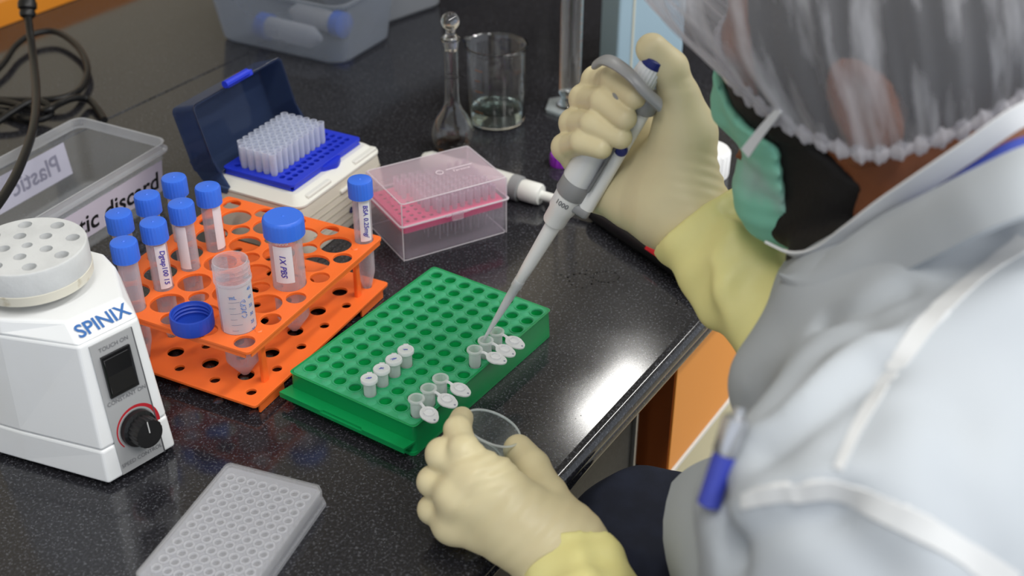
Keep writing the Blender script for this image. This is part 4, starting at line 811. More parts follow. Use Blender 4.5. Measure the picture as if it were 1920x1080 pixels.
# ================================================================== THE PERSON (soft shapes are grown as implicit surfaces)
class Soft:
    def __init__(s, lo, hi, h):
        s.lo = np.array(lo, float); s.h = h; s.n = np.maximum(((np.array(hi)-s.lo)/h).astype(int)+1, 4)
        s.ax = [s.lo[i]+h*np.arange(s.n[i]) for i in range(3)]; s.d = np.full(s.n, 0.06, np.float32)
    def _sub(s, lo, hi):
        a = np.clip(((lo-s.lo)/s.h).astype(int), 0, s.n-1); b = np.clip(((hi-s.lo)/s.h).astype(int)+2, 1, s.n)
        if np.any(b <= a): return None
        sl = tuple(slice(a[i], b[i]) for i in range(3)); g = np.meshgrid(*[s.ax[i][sl[i]] for i in range(3)], indexing='ij', sparse=True); return sl, g
    def _mix(s, sl, v, k, op):
        a = s.d[sl]
        if op == 'add': 
            h = np.maximum(k-np.abs(a-v), 0)/k; s.d[sl] = np.minimum(a, v)-h*h*k*0.25
        elif op == 'cut':
            v = -v; h = np.maximum(k-np.abs(a-v), 0)/k; s.d[sl] = np.maximum(a, v)+h*h*k*0.25
    def cap(s, a, b, ra, rb, k=0.01, op='add', flat=None):
        a = np.array(a, float); b = np.array(b, float); m = max(ra, rb)+k+4*s.h; m = max(m, 0.0)
        r = s._sub(np.minimum(a, b)-m, np.maximum(a, b)+m)
        if r is None: return s
        sl, (X, Y, Z) = r; ab = b-a; L = max(ab@ab, 1e-12)
        t = np.clip(((X-a[0])*ab[0]+(Y-a[1])*ab[1]+(Z-a[2])*ab[2])/L, 0, 1)
        dx, dy, dz = X-a[0]-ab[0]*t, Y-a[1]-ab[1]*t, Z-a[2]-ab[2]*t
        if flat is not None:                       # (axis, factor): squeeze across one axis
            ax, f = np.array(flat[0], float), flat[1]; ax = ax/np.linalg.norm(ax); q = (dx*ax[0]+dy*ax[1]+dz*ax[2])*(1/f-1); dx = dx+q*ax[0]; dy = dy+q*ax[1]; dz = dz+q*ax[2]
        s._mix(sl, (np.sqrt(dx*dx+dy*dy+dz*dz)-(ra+(rb-ra)*t)).astype(np.float32), k, op); return s
    def ell(s, c, A, R, k=0.01, op='add'):
        c = np.array(c, float); A = [np.array(x, float)/np.linalg.norm(x) for x in A]; m = max(R)+k+4*s.h
        r = s._sub(c-m, c+m)
        if r is None: return s
        sl, (X, Y, Z) = r; q = [((X-c[0])*a[0]+(Y-c[1])*a[1]+(Z-c[2])*a[2]) for a in A]
        k0 = np.sqrt(sum((q[i]/R[i])**2 for i in range(3))); k1 = np.sqrt(sum((q[i]/R[i]**2)**2 for i in range(3)))+1e-9
        s._mix(sl, (k0*(k0-1)/k1).astype(np.float32), k, op); return s
    def plane(s, p, n, k=0.002):
        """keep the side n points away from"""
        p = np.array(p, float); n = np.array(n, float); n = n/np.linalg.norm(n); X, Y, Z = np.meshgrid(*s.ax, indexing='ij', sparse=True)
        v = ((X-p[0])*n[0]+(Y-p[1])*n[1]+(Z-p[2])*n[2]).astype(np.float32); s.d = np.maximum(s.d, v); return s
    def chain(s, P, R, k=0.006, k0=None):
        for i in range(len(P)-1): s.cap(P[i], P[i+1], R[i], R[i+1], k if (i or k0 is None) else k0)
        return s
    def mesh(s, name, m, parent=None, smooth=1):
        d = s.d; d[0] = d[-1] = 0.05; d[:, 0] = d[:, -1] = 0.05; d[:, :, 0] = d[:, :, -1] = 0.05
        n = s.n; ins = d < 0; c = np.zeros(n-1, np.int8)
        for i in (0, 1):
            for j in (0, 1):
                for k in (0, 1): c += ins[i:n[0]-1+i, j:n[1]-1+j, k:n[2]-1+k]
        act = (c > 0) & (c < 8); idx = np.argwhere(act); vid = np.full(n-1, -1, np.int64); vid[act] = np.arange(len(idx))
        acc = np.zeros((len(idx), 3)); cnt = np.zeros(len(idx)); I, J, K = idx.T
        cor = [(i, j, k) for i in (0, 1) for j in (0, 1) for k in (0, 1)]
        D = {q: d[I+q[0], J+q[1], K+q[2]].astype(float) for q in cor}
        for q in cor:
            for ax in range(3):
                if q[ax]: continue
                q2 = tuple(q[i]+(i == ax) for i in range(3)); a, b = D[q], D[q2]; x = (a < 0) != (b < 0); t = np.where(x, a/np.where(a-b == 0, 1, a-b), 0)
                p = np.tile(np.array(q, float), (len(idx), 1)); p[:, ax] += t; acc += p*x[:, None]; cnt += x
        P = s.lo+(idx+acc/cnt[:, None])*s.h; F = []
        for ax in range(3):
            o = [i for i in range(3) if i != ax]; sl0 = [slice(1, n[i]-1) for i in range(3)]; sl0[ax] = slice(0, n[ax]-1); sl1 = list(sl0); sl1[ax] = slice(1, n[ax])
            cr = ins[tuple(sl0)] != ins[tuple(sl1)]; e = np.argwhere(cr); e[:, o[0]] += 1; e[:, o[1]] += 1; fl = ins[tuple(e.T)]
            def gv(da, db): q = e.copy(); q[:, o[0]] -= da; q[:, o[1]] -= db; return vid[tuple(q.T)]
            quad = np.stack([gv(1, 1), gv(0, 1), gv(0, 0), gv(1, 0)], 1)
            if ax == 1: fl = ~fl
            quad[~fl] = quad[~fl][:, ::-1]; F.append(quad)
        F = np.concatenate(F)
        for _ in range(smooth):                     # light relaxation
            A = np.zeros_like(P); N = np.zeros(len(P))
            for i in range(4):
                for j in (1, 3): np.add.at(A, F[:, i], P[F[:, (i+j) % 4]]); np.add.at(N, F[:, i], 1)
            P = 0.5*P+0.5*A/np.maximum(N, 1)[:, None]
        me = bpy.data.meshes.new(name); me.vertices.add(len(P)); me.vertices.foreach_set('co', P.ravel()); me.loops.add(len(F)*4); me.loops.foreach_set('vertex_index', F.ravel())
        me.polygons.add(len(F)); me.polygons.foreach_set('loop_start', np.arange(0, len(F)*4, 4)); me.polygons.foreach_set('loop_total', np.full(len(F), 4)); me.polygons.foreach_set('use_smooth', np.ones(len(F), bool))
        me.update(); me.validate(); me.materials.append(m); o = bpy.data.objects.new(name, me); COL.objects.link(o)
        if parent: o.parent = parent
        return o
npv = lambda *a: np.array(a, float)
def field(S): return np.meshgrid(*S.ax, indexing='ij', sparse=True)

# ---- skeleton of the pose, in metres
HC = npv(0.224, 0.711, 0.354); HF = npv(-0.86, 0.445, -0.25); HF /= np.linalg.norm(HF)
HU = npv(-0.25, 0.05, 0.966); HU -= HF*(HU@HF); HU /= np.linalg.norm(HU); HL = np.cross(HU, HF)
def hp(f, l, u): return HC+HF*f+HL*l+HU*u
C7 = npv(0.298, 0.600, 0.285); SHL = npv(0.165, 0.435, 0.225); SHR = npv(0.365, 0.765, 0.235)
LAT = npv(0.537, 0.843, 0.0); FWD = npv(-0.843, 0.537, 0.0)
ELL = npv(0.125, 0.372, -0.015); WRL = npv(*(0.0381, 0.6256, 0.0220))
ELR = npv(0.262, 0.640, 0.100); WRR = npv(*(0.1267, 0.8069, 0.1928))
PEL = npv(0.390, 0.520, -0.16); HIPL, HIPR = PEL-LAT*0.09, PEL+LAT*0.09
KNL, KNR = npv(0.055, 0.520, -0.15), npv(0.112, 0.730, -0.085)
ANL, ANR = KNL+npv(0.06, -0.04, -0.54), KNR+npv(0.05, -0.04, -0.60)
# fingers: base knuckle, middle joint, end joint, tip
RH = {'index': [(0.0987, 0.8931, 0.2381), (0.0630, 0.8729, 0.2658), (0.0734, 0.8421, 0.2808), (0.0861, 0.8166, 0.2781)],
      'middle': [(0.0930, 0.8865, 0.2185), (0.0541, 0.8692, 0.2527), (0.0658, 0.8343, 0.2668), (0.0799, 0.8130, 0.2633)],
      'ring': [(0.0848, 0.8741, 0.1993), (0.0462, 0.8603, 0.2371), (0.0584, 0.8282, 0.2518), (0.0775, 0.8119, 0.2487)],
      'little': [(0.0657, 0.8533, 0.1799), (0.0398, 0.8496, 0.2223), (0.0510, 0.8256, 0.2385), (0.0643, 0.8150, 0.2387)],
      'thumb': [(0.1242, 0.8208, 0.2459), (0.1185, 0.8272, 0.2743), (0.1111, 0.8286, 0.2949), (0.0975, 0.8302, 0.3085)]}
LH_ = {'index': [(-0.0098, 0.6568, 0.0630), (-0.0329, 0.6702, 0.0765), (-0.0383, 0.6938, 0.0762), (-0.0362, 0.7156, 0.0694)],
      'middle': [(-0.0253, 0.6562, 0.0658), (-0.0487, 0.6767, 0.0680), (-0.0435, 0.6988, 0.0562), (-0.0356, 0.7087, 0.0439)],
      'ring': [(-0.0379, 0.6518, 0.0516), (-0.0554, 0.6708, 0.0479), (-0.0490, 0.6923, 0.0406), (-0.0397, 0.7053, 0.0294)],
      'little': [(-0.0414, 0.6497, 0.0261), (-0.0561, 0.6647, 0.0272), (-0.0491, 0.6834, 0.0230), (-0.0396, 0.6964, 0.0155)],
      'thumb': [(0.0322, 0.6439, 0.0319), (0.0253, 0.6610, 0.0436), (0.0150, 0.6857, 0.0487), (0.0051, 0.7079, 0.0463)]}
FR = {'index': [.0120, .0107, .0098, .0086], 'middle': [.0122, .0108, .0099, .0087], 'ring': [.0118, .0103, .0095, .0084], 'little': [.0110, .0096, .0090, .0080], 'thumb': [.0190, .0145, .0122, .0105]}
def hand(S, J, W, right, dr=0.0):
    kk = 0.0028
    for nm, P in J.items():
        R = [r-dr for r in FR[nm]]; P = [np.array(p, float) for p in P]
        if nm == 'thumb':
            S.cap(W*0.62+P[0]*0.38, P[0], 0.020-dr, R[0], 0.012); S.chain(P, R, 0.004); S.cap(P[2], P[3], R[2]+0.0004, R[3]+0.0004, kk)
        else:
            S.cap(W*0.8+P[0]*0.2, P[0], 0.0185-dr, R[0]+0.0015, 0.014)
    # web between the knuckles
    ks = ['index', 'middle', 'ring', 'little']
    for a, b in zip(ks, ks[1:]): S.cap(J[a][0], J[b][0], FR[a][0]-dr, FR[b][0]-dr, 0.008)
    for nm in ks:
        P = [np.array(p, float) for p in J[nm]]; R = [r-dr for r in FR[nm]]; T = Soft(S.lo, S.lo+(S.n-1)*S.h, S.h); T.n = S.n; T.ax = S.ax; T.d = np.full(S.n, 0.06, np.float32)
        T.chain(P, R, 0.003); T.cap(P[1], P[1], R[1]+0.0005, R[1]+0.0005, 0.004)
        # fingers stay apart from each other: sharp join except near the knuckle
        X, Y, Z = field(S); dist = np.sqrt((X-P[0][0])**2+(Y-P[0][1])**2+(Z-P[0][2])**2); k = np.clip(0.012-dist*0.35, 0.0012, 0.012).astype(np.float32)
        h = np.maximum(k-np.abs(S.d-T.d), 0)/k; S.d = np.minimum(S.d, T.d)-h*h*k*0.25
    return S
def wrinkle(S, c, axis, amp, freq, rad, seed=0, warp=18):
    """folds across one direction, fading with distance from a point"""
    X, Y, Z = field(S); a = np.array(axis, float); a /= np.linalg.norm(a); q = (X-c[0])*a[0]+(Y-c[1])*a[1]+(Z-c[2])*a[2]
    w = 0.35*np.sin(warp*2.1*X+seed)+0.35*np.sin(warp*1.7*Y+2*seed)+0.3*np.sin(warp*2.3*Z+3*seed)
    r2 = (X-c[0])**2+(Y-c[1])**2+(Z-c[2])**2; S.d = (S.d+amp*np.sin(q*freq+w*2.2)*np.exp(-r2/(rad*rad))).astype(np.float32); return S

M_glove = mat('latex_glove', 'ded2aa', 0.42, spec=0.45, sss=0.15, noise=(22, 'd6c8a2', 0.35, 0.75), bump=(420, 0.06, 0.0004))
M_cuff = mat('yellow_glove_cuff', 'eee6a0', 0.45, spec=0.4, sss=0.15, noise=(30, 'e6dd96', 0.35, 0.75), bump=(300, 0.06, 0.0004))
M_skin = mat('brown_skin', '8a5230', 0.5, sss=0.2, noise=(25, '7b4627', 0.3, 0.7))

person = thing('person', 'seated person in white lab coat, hair cap and green mask, pipetting with gloved hands', 'person', tuple(PEL+npv(0, 0, 0)))
person.location = (PEL[0], PEL[1], FLOOR_Z)
PINV = Matrix.Translation(-V3((PEL[0], PEL[1], FLOOR_Z)))
def under(o, parent=None):
    """keep world coordinates while parenting under the person"""
    o.parent = parent or person; o.matrix_parent_inverse = Matrix.Translation(-V3((PEL[0], PEL[1], FLOOR_Z))) if parent is None else Matrix.Identity(4); return o

# ---- body: one continuous surface from head to feet
def torso(S, dr=0.0, k=0.05):
    S.ell(npv(0.292, 0.585, 0.115), [LAT, FWD, (0, 0, 1)], [0.175-dr, 0.120-dr, 0.20-dr], k)
    S.ell(npv(0.335, 0.555, -0.06), [LAT, FWD, (0, 0, 1)], [0.155-dr, 0.120-dr, 0.20-dr], k)
    S.ell(PEL+npv(0, 0, 0.02), [LAT, FWD, (0, 0, 1)], [0.175-dr, 0.135-dr, 0.13-dr], k)
    S.cap(SHL, C7*0.7+SHR*0.15+SHL*0.15-npv(0, 0, 0.05), 0.055-dr, 0.060-dr, k); S.cap(SHR, C7*0.7+SHR*0.15+SHL*0.15-npv(0, 0, 0.05), 0.055-dr, 0.060-dr, k)
    return S
S = Soft((-0.16, 0.24, FLOOR_Z-0.01), (0.62, 1.00, 0.52), 0.005)
torso(S, 0.02)
S.cap(HIPL, KNL, 0.070, 0.040, 0.01).cap(HIPR, KNR, 0.070, 0.040, 0.01).cap(KNL, ANL, 0.040, 0.030, 0.01).cap(KNR, ANR, 0.040, 0.030, 0.01)
S.cap(ANL+npv(.02, -.01, -.02), ANL+FWD*0.15+npv(0, 0, -0.045), 0.030, 0.022, 0.02).cap(ANR+npv(.02, -.01, -.02), ANR+FWD*0.15+npv(0, 0, -0.045), 0.030, 0.022, 0.02)
S.cap(SHL, ELL, 0.046, 0.036, 0.03).cap(ELL, WRL, 0.036, 0.024, 0.02).cap(SHR, ELR, 0.046, 0.036, 0.03).cap(ELR, WRR, 0.036, 0.024, 0.02)
hand(S, LH_, WRL, False, 0.0020); hand(S, RH, WRR, True, 0.0020)
S.cap(hp(-0.035, 0, -0.055), C7+npv(-0.01, 0.005, -0.03), 0.052, 0.062, 0.03)                       # neck
S.cap(hp(-0.0, 0, -0.07), C7+npv(-0.035, 0.03, -0.05), 0.042, 0.05, 0.03)
HEADP = [('ell', hp(-0.012, 0, 0.035), (0.096, 0.075, 0.088)), ('ell', hp(0.030, 0, -0.015), (0.062, 0.062, 0.075))]
def head(S, dr=0.0, nose=True):
    S.ell(hp(-0.012, 0, 0.038), [HF, HL, HU], [0.097+dr, 0.076+dr, 0.088+dr], 0.03)
    S.ell(hp(0.030, 0, -0.010), [HF, HL, HU], [0.060+dr, 0.061+dr, 0.078+dr], 0.03)
    S.cap(hp(-0.005, 0.052, -0.045), hp(0.068, 0.016, -0.088), 0.016+dr, 0.014+dr, 0.03); S.cap(hp(-0.005, -0.052, -0.045), hp(0.068, -0.016, -0.088), 0.016+dr, 0.014+dr, 0.03)
    S.cap(hp(0.070, 0.010, -0.088), hp(0.070, -0.010, -0.088), 0.019+dr, 0.019+dr, 0.02)
    return S
head(S)
S.cap(hp(0.088, 0, 0.012), hp(0.104, 0, -0.028), 0.008, 0.012, 0.010).cap(hp(0.098, 0.011, -0.032), hp(0.098, -0.011, -0.032), 0.008, 0.008, 0.006)    # nose
for s_ in (1, -1): S.ell(hp(0.086, 0.031*s_, 0.008), [HF, HL, HU], [0.010, 0.017, 0.011], 0.006, 'cut'); S.cap(hp(0.088, 0.014*s_, 0.026), hp(0.078, 0.046*s_, 0.026), 0.006, 0.005, 0.010)
S.cap(hp(0.092, 0.020, -0.056), hp(0.092, -0.020, -0.056), 0.006, 0.006, 0.006)                                       # lips
for s_ in (1, -1):                                                                                                  # ears
    S.ell(hp(-0.008, 0.080*s_, 0.002), [HF-HU*0.25, HL, HU+HF*0.25], [0.020, 0.008, 0.036], 0.006)
    S.ell(hp(-0.006, 0.088*s_, 0.004), [HF, HL, HU], [0.011, 0.007, 0.019], 0.004, 'cut'); S.cap(hp(0.0, 0.078*s_, -0.028), hp(-0.004, 0.080*s_, -0.022), 0.008, 0.007, 0.004)
body = under(S.mesh('body', M_skin, None, 1)); body['label'] = 'brown skin of the head and neck'
for s_ in (1, -1):
    g = G(); c = V3(hp(0.080, 0.031*s_, 0.008)); g.lathe([(0.0115*math.sin(a), -0.0115*math.cos(a)) for a in [PI*k/12 for k in range(13)]], 20, c=c); under(g.build('eye', mat('eye_white', 'e8e4dc', 0.2)))

S = Soft((0.10, 0.50, 0.12), (0.42, 0.80, 0.36), 0.005); S.cap(C7-npv(0, 0, .06), npv(*(0.2041, 0.6606, 0.2186)), 0.062, 0.032, 0.04)
under(S.mesh('shirt', mat('blue_shirt', '33449a', 0.8), None, 2))

# ---- hair and beard
M_hair = mat('black_hair', '100c0b', 0.7, bump=(350, 0.5, 0.001))
S = Soft(HC-0.17, HC+0.17, 0.0035); head(S, 0.007)
X, Y, Z = field(S); U_ = ((X-HC[0])*HU[0]+(Y-HC[1])*HU[1]+(Z-HC[2])*HU[2]); F_ = ((X-HC[0])*HF[0]+(Y-HC[1])*HF[1]+(Z-HC[2])*HF[2]); L_2 = ((X-HC[0])*HL[0]+(Y-HC[1])*HL[1]+(Z-HC[2])*HL[2])
keep = np.maximum(F_-0.058-0.0*U_, -(U_+0.028))                                # above the nape, behind the brow
notch_ = 0.022-np.sqrt((F_+0.006)**2+(U_+0.004)**2); keep = np.maximum(keep, notch_)
S.d = np.maximum(S.d, keep).astype(np.float32); under(S.mesh('hair', M_hair, None, 2))
S = Soft(HC-0.17, HC+0.17, 0.0035); head(S, 0.0055)
line = np.maximum(-(F_-0.008-0.25*(U_+0.03)), U_+0.052-0.9*np.minimum(F_, 0.06))                         # cheek, jaw and chin
S.d = np.maximum(S.d, line).astype(np.float32)
S.ell(hp(0.072, 0, -0.098), [HF, HL, HU], [0.028, 0.034, 0.024], 0.012)
S.cap(npv(*(0.1873, 0.6700, 0.2332)), npv(*(0.2086, 0.6565, 0.2492)), 0.016, 0.020, 0.02); S.cap(hp(0.020, 0.056, -0.060), hp(0.058, 0.030, -0.096), 0.013, 0.020, 0.012); S.cap(hp(0.020, -0.056, -0.060), hp(0.058, -0.030, -0.096), 0.013, 0.020, 0.012)
under(S.mesh('beard', M_hair, None, 2))

# ---- surgical mask
M_mask = mat('green_mask', '86cdb4', 0.7, noise=(14, 'a9bfbd', 0.5, 0.75), bump=(220, 0.1, 0.0005)); M_strap = mat('mask_strap', 'd5d7da', 0.7)
S = Soft(HC-0.17, HC+0.17, 0.003); head(S, 0.0110); S.cap(hp(0.086, 0, 0.000), hp(0.099, 0, -0.030), 0.014, 0.017, 0.02); S.ell(hp(0.070, 0, -0.092), [HF, HL, HU], [0.032, 0.036, 0.034], 0.02)
outer = S.d.copy(); X, Y, Z = field(S); U_ = ((X-HC[0])*HU[0]+(Y-HC[1])*HU[1]+(Z-HC[2])*HU[2]); F_ = ((X-HC[0])*HF[0]+(Y-HC[1])*HF[1]+(Z-HC[2])*HF[2])
S.d = np.maximum(np.maximum(outer, -(outer+0.0065)), np.maximum(np.maximum(-(F_-0.050+0.12*(U_+0.02)), U_+0.010-0.45*(F_-0.09)), -(U_+0.128)))
S.d = (S.d+0.0005*np.sin(U_*420)).astype(np.float32); mk_ = under(S.mesh('face_mask', M_mask, None, 2))
def strip(P, w, nrm, m, name, th=0.0008):
    """flat band along points P, width w, lying across nrm"""
    g = G(); V = []; P = spline([V3(p) for p in P], 6)
    for i, p in enumerate(P):
        T = (P[min(i+1, len(P)-1)]-P[max(i-1, 0)]).normalized(); n = V3(nrm(p) if callable(nrm) else nrm).normalized(); b = T.cross(n).normalized(); ww = w[0]+(w[1]-w[0])*i/(len(P)-1) if hasattr(w, '__len__') else w
        V.append([p-b*ww/2+n*th, p+b*ww/2+n*th, p+b*ww/2-n*th, p-b*ww/2-n*th])
    loft(g, V, cap0=True, cap1=True); return under(g.build(name, m))
hn_ = lambda p: V3(p)-V3(HC)
strip([(0.1393, 0.6731, 0.3065), (0.1449, 0.6619, 0.3260), (0.1504, 0.6476, 0.3464)], (0.007, 0.004), hn_, M_strap, 'mask_strap')
strip([(0.1624, 0.6660, 0.2455), (0.1737, 0.6454, 0.2504), (0.1841, 0.6297, 0.2630), (0.1941, 0.6161, 0.2843), (0.2063, 0.6063, 0.3061), (0.2218, 0.5938, 0.3310), (0.2382, 0.5861, 0.3523), (0.2574, 0.5857, 0.3702), (0.2808, 0.5997, 0.3734)], (0.018, 0.0125), hn_, M_strap, 'mask_strap')

# ---- bouffant cap: thin pleated see-through fabric
M_cap = film('cap_fabric', 'ececee', 'dcdce2', 0.19, 0.27, 0.7, 0.35, noise=(1.0, 0.46, 0.66, (60, 60, 60), 0.52))
def cap_nodes():
    nt = M_cap.node_tree
    mp = [n for n in nt.nodes if n.type == 'MAPPING'][0]; tc = [n for n in nt.nodes if n.type == 'TEX_COORD'][0]
    nt.links.new(tc.outputs['UV'], mp.inputs[0]); mp.inputs['Scale'].default_value = (46, 2.6, 1)
cap_nodes()
NA, NR = 220, 44
def elastic(a):                                   # a: 0 forward, pi/2 left
    c, s_ = math.cos(a), math.sin(a)
    h = -0.022+0.046*max(c, 0)**1.3+0.034*max(-c, 0)**1.5
    return h
g = G(); V = []; uv = []
for r in range(NR+1):
    t = r/NR
    for i in range(NA):
        a = 2*PI*i/NA; c, s_ = math.cos(a), math.sin(a); h0 = elastic(a)
        # profile: elastic rim -> puff -> crown
        ph = t*PI/2; base = 0.010*math.sin(min(t*9, 1)*PI/2)
        puff = 1+0.17*math.sin(min(1, t*1.35)*PI)**0.8
        rf = (0.108 if c > 0 else 0.112); rl = 0.090
        kr = math.cos(ph)**0.62*(puff+0.36*max(c, 0)*math.sin(min(1, t*2.2)*PI*0.5))
        pl = 0.0022*math.sin(i*44*2*PI/NA+1.5*math.sin(i*0.21))*max(0.0, 1-t*1.1)+0.0035*math.sin(a*9+5*t+math.sin(a*4)*2)*math.sin(PI*t)
        zz = h0+(0.150-h0)*math.sin(ph)**0.9
        x, y = (rf*c)*kr+pl*c-0.010+0.012*t, rl*s_*kr+pl*s_
        V.append(V3(hp(x, y, zz))); uv.append((i/NA, t))
F = [(r*NA+i, r*NA+(i+1) % NA, (r+1)*NA+(i+1) % NA, (r+1)*NA+i) for r in range(NR) for i in range(NA)]
g.add(V, F); cap_o = under(g.build('bouffant_cap', M_cap, auto=0))
ul = cap_o.data.uv_layers.new(name='UVMap')
for p in cap_o.data.polygons:
    us = [uv[v] for v in p.vertices]; wrap = max(u[0] for u in us) > 0.9 and min(u[0] for u in us) < 0.1
    for li, u in zip(p.loop_indices, us): ul.data[li].uv = (u[0]+(1 if wrap and u[0] < 0.1 else 0), u[1])
# ruched elastic band
g = G(); V = []; n2 = 10
for i in range(NA*2):
    a = PI*i/NA; c, s_ = math.cos(a), math.sin(a); h0 = elastic(a); rf = (0.108 if c > 0 else 0.112); rr = 0.0046+0.0016*math.sin(i*0.9)+0.0008*math.sin(i*2.3)
    cen = npv((rf*c)-0.010, 0.090*s_, h0); V.append([V3(hp(cen[0]+c*rr*0.55*math.cos(b), cen[1]+s_*rr*0.55*math.cos(b), cen[2]+rr*math.sin(b))) for b in [2*PI*k/n2 for k in range(n2)]])
loft(g, V+[V[0]]); under(g.build('cap_elastic', film('elastic_fabric', 'f0f0f2', 'd6d4da', 0.62, 0.2, 0.7, 0.4), cap_o if False else None))

# ---- gloves
def glove(J, W, E, right, name):
    P = np.array([p for v in J.values() for p in v]+[W]); lo, hi = P.min(0)-0.045, P.max(0)+0.045
    d = (E-W)/np.linalg.norm(E-W); S = Soft(lo, hi, 0.0014); hand(S, J, W, right, 0.0)
    S.cap(W, W+d*0.05, 0.0265, 0.030, 0.02); S.cap(W, W*0.6+np.mean([np.array(J[k][0]) for k in ('index', 'middle', 'ring', 'little')], 0)*0.4, 0.026, 0.024, 0.02)
    return S, d
S, dR = glove(RH, WRR, ELR, True, 'r')
S.cap(npv(*(0.1187, 0.8229, 0.2122)), npv(*(0.1246, 0.8246, 0.2462)), 0.026, 0.0195, 0.02); S.cap(npv(*(0.0944, 0.8309, 0.1876)), npv(*(0.1093, 0.8200, 0.1891)), 0.021, 0.027, 0.02)
S.cap(npv(*(0.0884, 0.8589, 0.1886)), npv(*(0.1085, 0.8763, 0.2212)), 0.020, 0.020, 0.02)
wrinkle(S, npv(*(0.1381, 0.8120, 0.2136)), npv(*(0.1420, 0.8204, 0.2268))-npv(*(0.1362, 0.8035, 0.2005)), 0.0011, 750, 0.022, 1)
wrinkle(S, npv(*(0.1170, 0.8267, 0.2827)), npv(*(0.1151, 0.8308, 0.2891))-npv(*(0.1190, 0.8205, 0.2732)), 0.0005, 900, 0.010, 2)
cutR = WRR+dR*0.012; S.plane(cutR+dR*0.010, dR+0.25*npv(0.3, 0.2, -0.9)); under(S.mesh('glove', M_glove, None, 1))
S, dL = glove(LH_, WRL, ELL, False, 'l')
wrinkle(S, npv(*(-0.0087, 0.6598, 0.0787)), npv(*(-0.0124, 0.6657, 0.0880))-npv(*(-0.0050, 0.6518, 0.0664)), 0.0008, 900, 0.018, 3)
wrinkle(S, npv(*(-0.0196, 0.6439, 0.0540)), npv(*(-0.0362, 0.6518, 0.0663))-npv(*(-0.0031, 0.6400, 0.0479)), 0.0005, 420, 0.04, 5)
wrinkle(S, npv(*(0.0263, 0.6301, 0.0326)), npv(*(0.0153, 0.6321, 0.0357))-npv(*(0.0337, 0.6222, 0.0203)), 0.0008, 600, 0.03, 4)
cutL = WRL+dL*0.006; S.plane(cutL+dL*0.010, dL+0.3*npv(-0.5, 0.3, 0.0)); under(S.mesh('glove', M_glove, None, 1))
def cuff(W, E, d, cut, tilt, L, r0, r1, nm, seed):
    end = W+d*L; lo = np.minimum(W, end)-0.075; hi = np.maximum(W, end)+0.075; S = Soft(lo, hi, 0.0022); S.cap(W-d*0.03, end+d*0.05, r0, r1, 0.01)
    wrinkle(S, W+d*0.05, np.cross(d, (0.3, 0.2, 1.0)), 0.0022, 190, 0.09, seed, 26); wrinkle(S, W+d*0.07, np.cross(d, (1.0, 0.1, 0.3))+0.5*d, 0.0030, 150, 0.08, seed+1, 14); wrinkle(S, W+d*0.03, d, 0.0012, 260, 0.07, seed+2, 30); wrinkle(S, W+d*0.12, d+0.3, 0.0022, 120, 0.09, seed+4, 22)
    S.plane(end, d); o = -(d+tilt); S.plane(cut-o/np.linalg.norm(o)*0.002*0, o); return S
S = cuff(WRR, ELR, dR, cutR, 0.25*npv(0.3, 0.2, -0.9), 0.175, 0.0350, 0.047, 'r', 1); under(S.mesh('glove_cuff', M_cuff, None, 1))
S = cuff(WRL, ELL, dL, cutL, 0.3*npv(-0.5, 0.3, 0.0), 0.10, 0.0335, 0.041, 'l', 6); under(S.mesh('glove_cuff', M_cuff, None, 1))

# ---- lab coat
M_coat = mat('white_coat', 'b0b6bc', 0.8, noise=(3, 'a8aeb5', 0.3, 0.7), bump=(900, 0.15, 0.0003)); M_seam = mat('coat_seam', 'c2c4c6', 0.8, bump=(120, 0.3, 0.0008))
S = Soft((0.02, 0.22, -0.34), (0.60, 0.98, 0.36), 0.0048); torso(S, -0.012, 0.06)
S.cap(SHL, ELL, 0.062, 0.056, 0.05).cap(ELL, ELL*0.36+WRL*0.64, 0.056, 0.050, 0.04).cap(SHR, ELR, 0.062, 0.056, 0.05).cap(ELR, ELR*0.62+WRR*0.38, 0.056, 0.050, 0.04)
S.cap(npv(0.235, 0.640, 0.165), npv(0.215, 0.610, 0.02), 0.055, 0.06, 0.05)                                         # loose front
S.cap(npv(*(0.2114, 0.6486, 0.2185)), npv(*(0.1897, 0.6712, 0.2166)), 0.034, 0.018, 0.03)
S.cap(npv(*(0.1953, 0.6149, 0.2215)), npv(*(0.1848, 0.6080, 0.1830)), 0.034, 0.045, 0.05)
#
S.cap(npv(0.40, 0.40, -0.1), npv(0.40, 0.66, -0.1), 0.07, 0.07, 0.08); S.cap(HIPL+FWD*0.05, HIPL+FWD*0.20-LAT*0.04, 0.105, 0.095, 0.06)
wrinkle(S, npv(0.16, 0.50, 0.18), npv(0.25, -0.6, -0.7), 0.0055, 95, 0.09, 1, 9); wrinkle(S, npv(0.20, 0.56, 0.17), npv(0.3, -0.5, -0.8), 0.0050, 120, 0.07, 3, 10)
wrinkle(S, npv(0.30, 0.45, 0.15), npv(0.9, 0.2, 0.2), 0.0045, 60, 0.14, 5, 7); wrinkle(S, npv(0.13, 0.40, 0.12), npv(0.3, 0.1, 1.0), 0.0040, 110, 0.09, 7, 12)
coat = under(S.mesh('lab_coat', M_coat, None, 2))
bpy.context.view_layer.update(); coat_m = coat.matrix_world.copy(); coat_inv = coat_m.inverted()
def on_coat(p):
    o = coat_inv @ CAM.location; t = coat_inv @ V3(p); d = (t-o).normalized(); ok, loc, n, i = coat.ray_cast(o, d)
    if not ok or (loc-t).length > 0.16: ok, loc, n, i = coat.closest_point_on_mesh(t)
    return coat_m @ loc, n
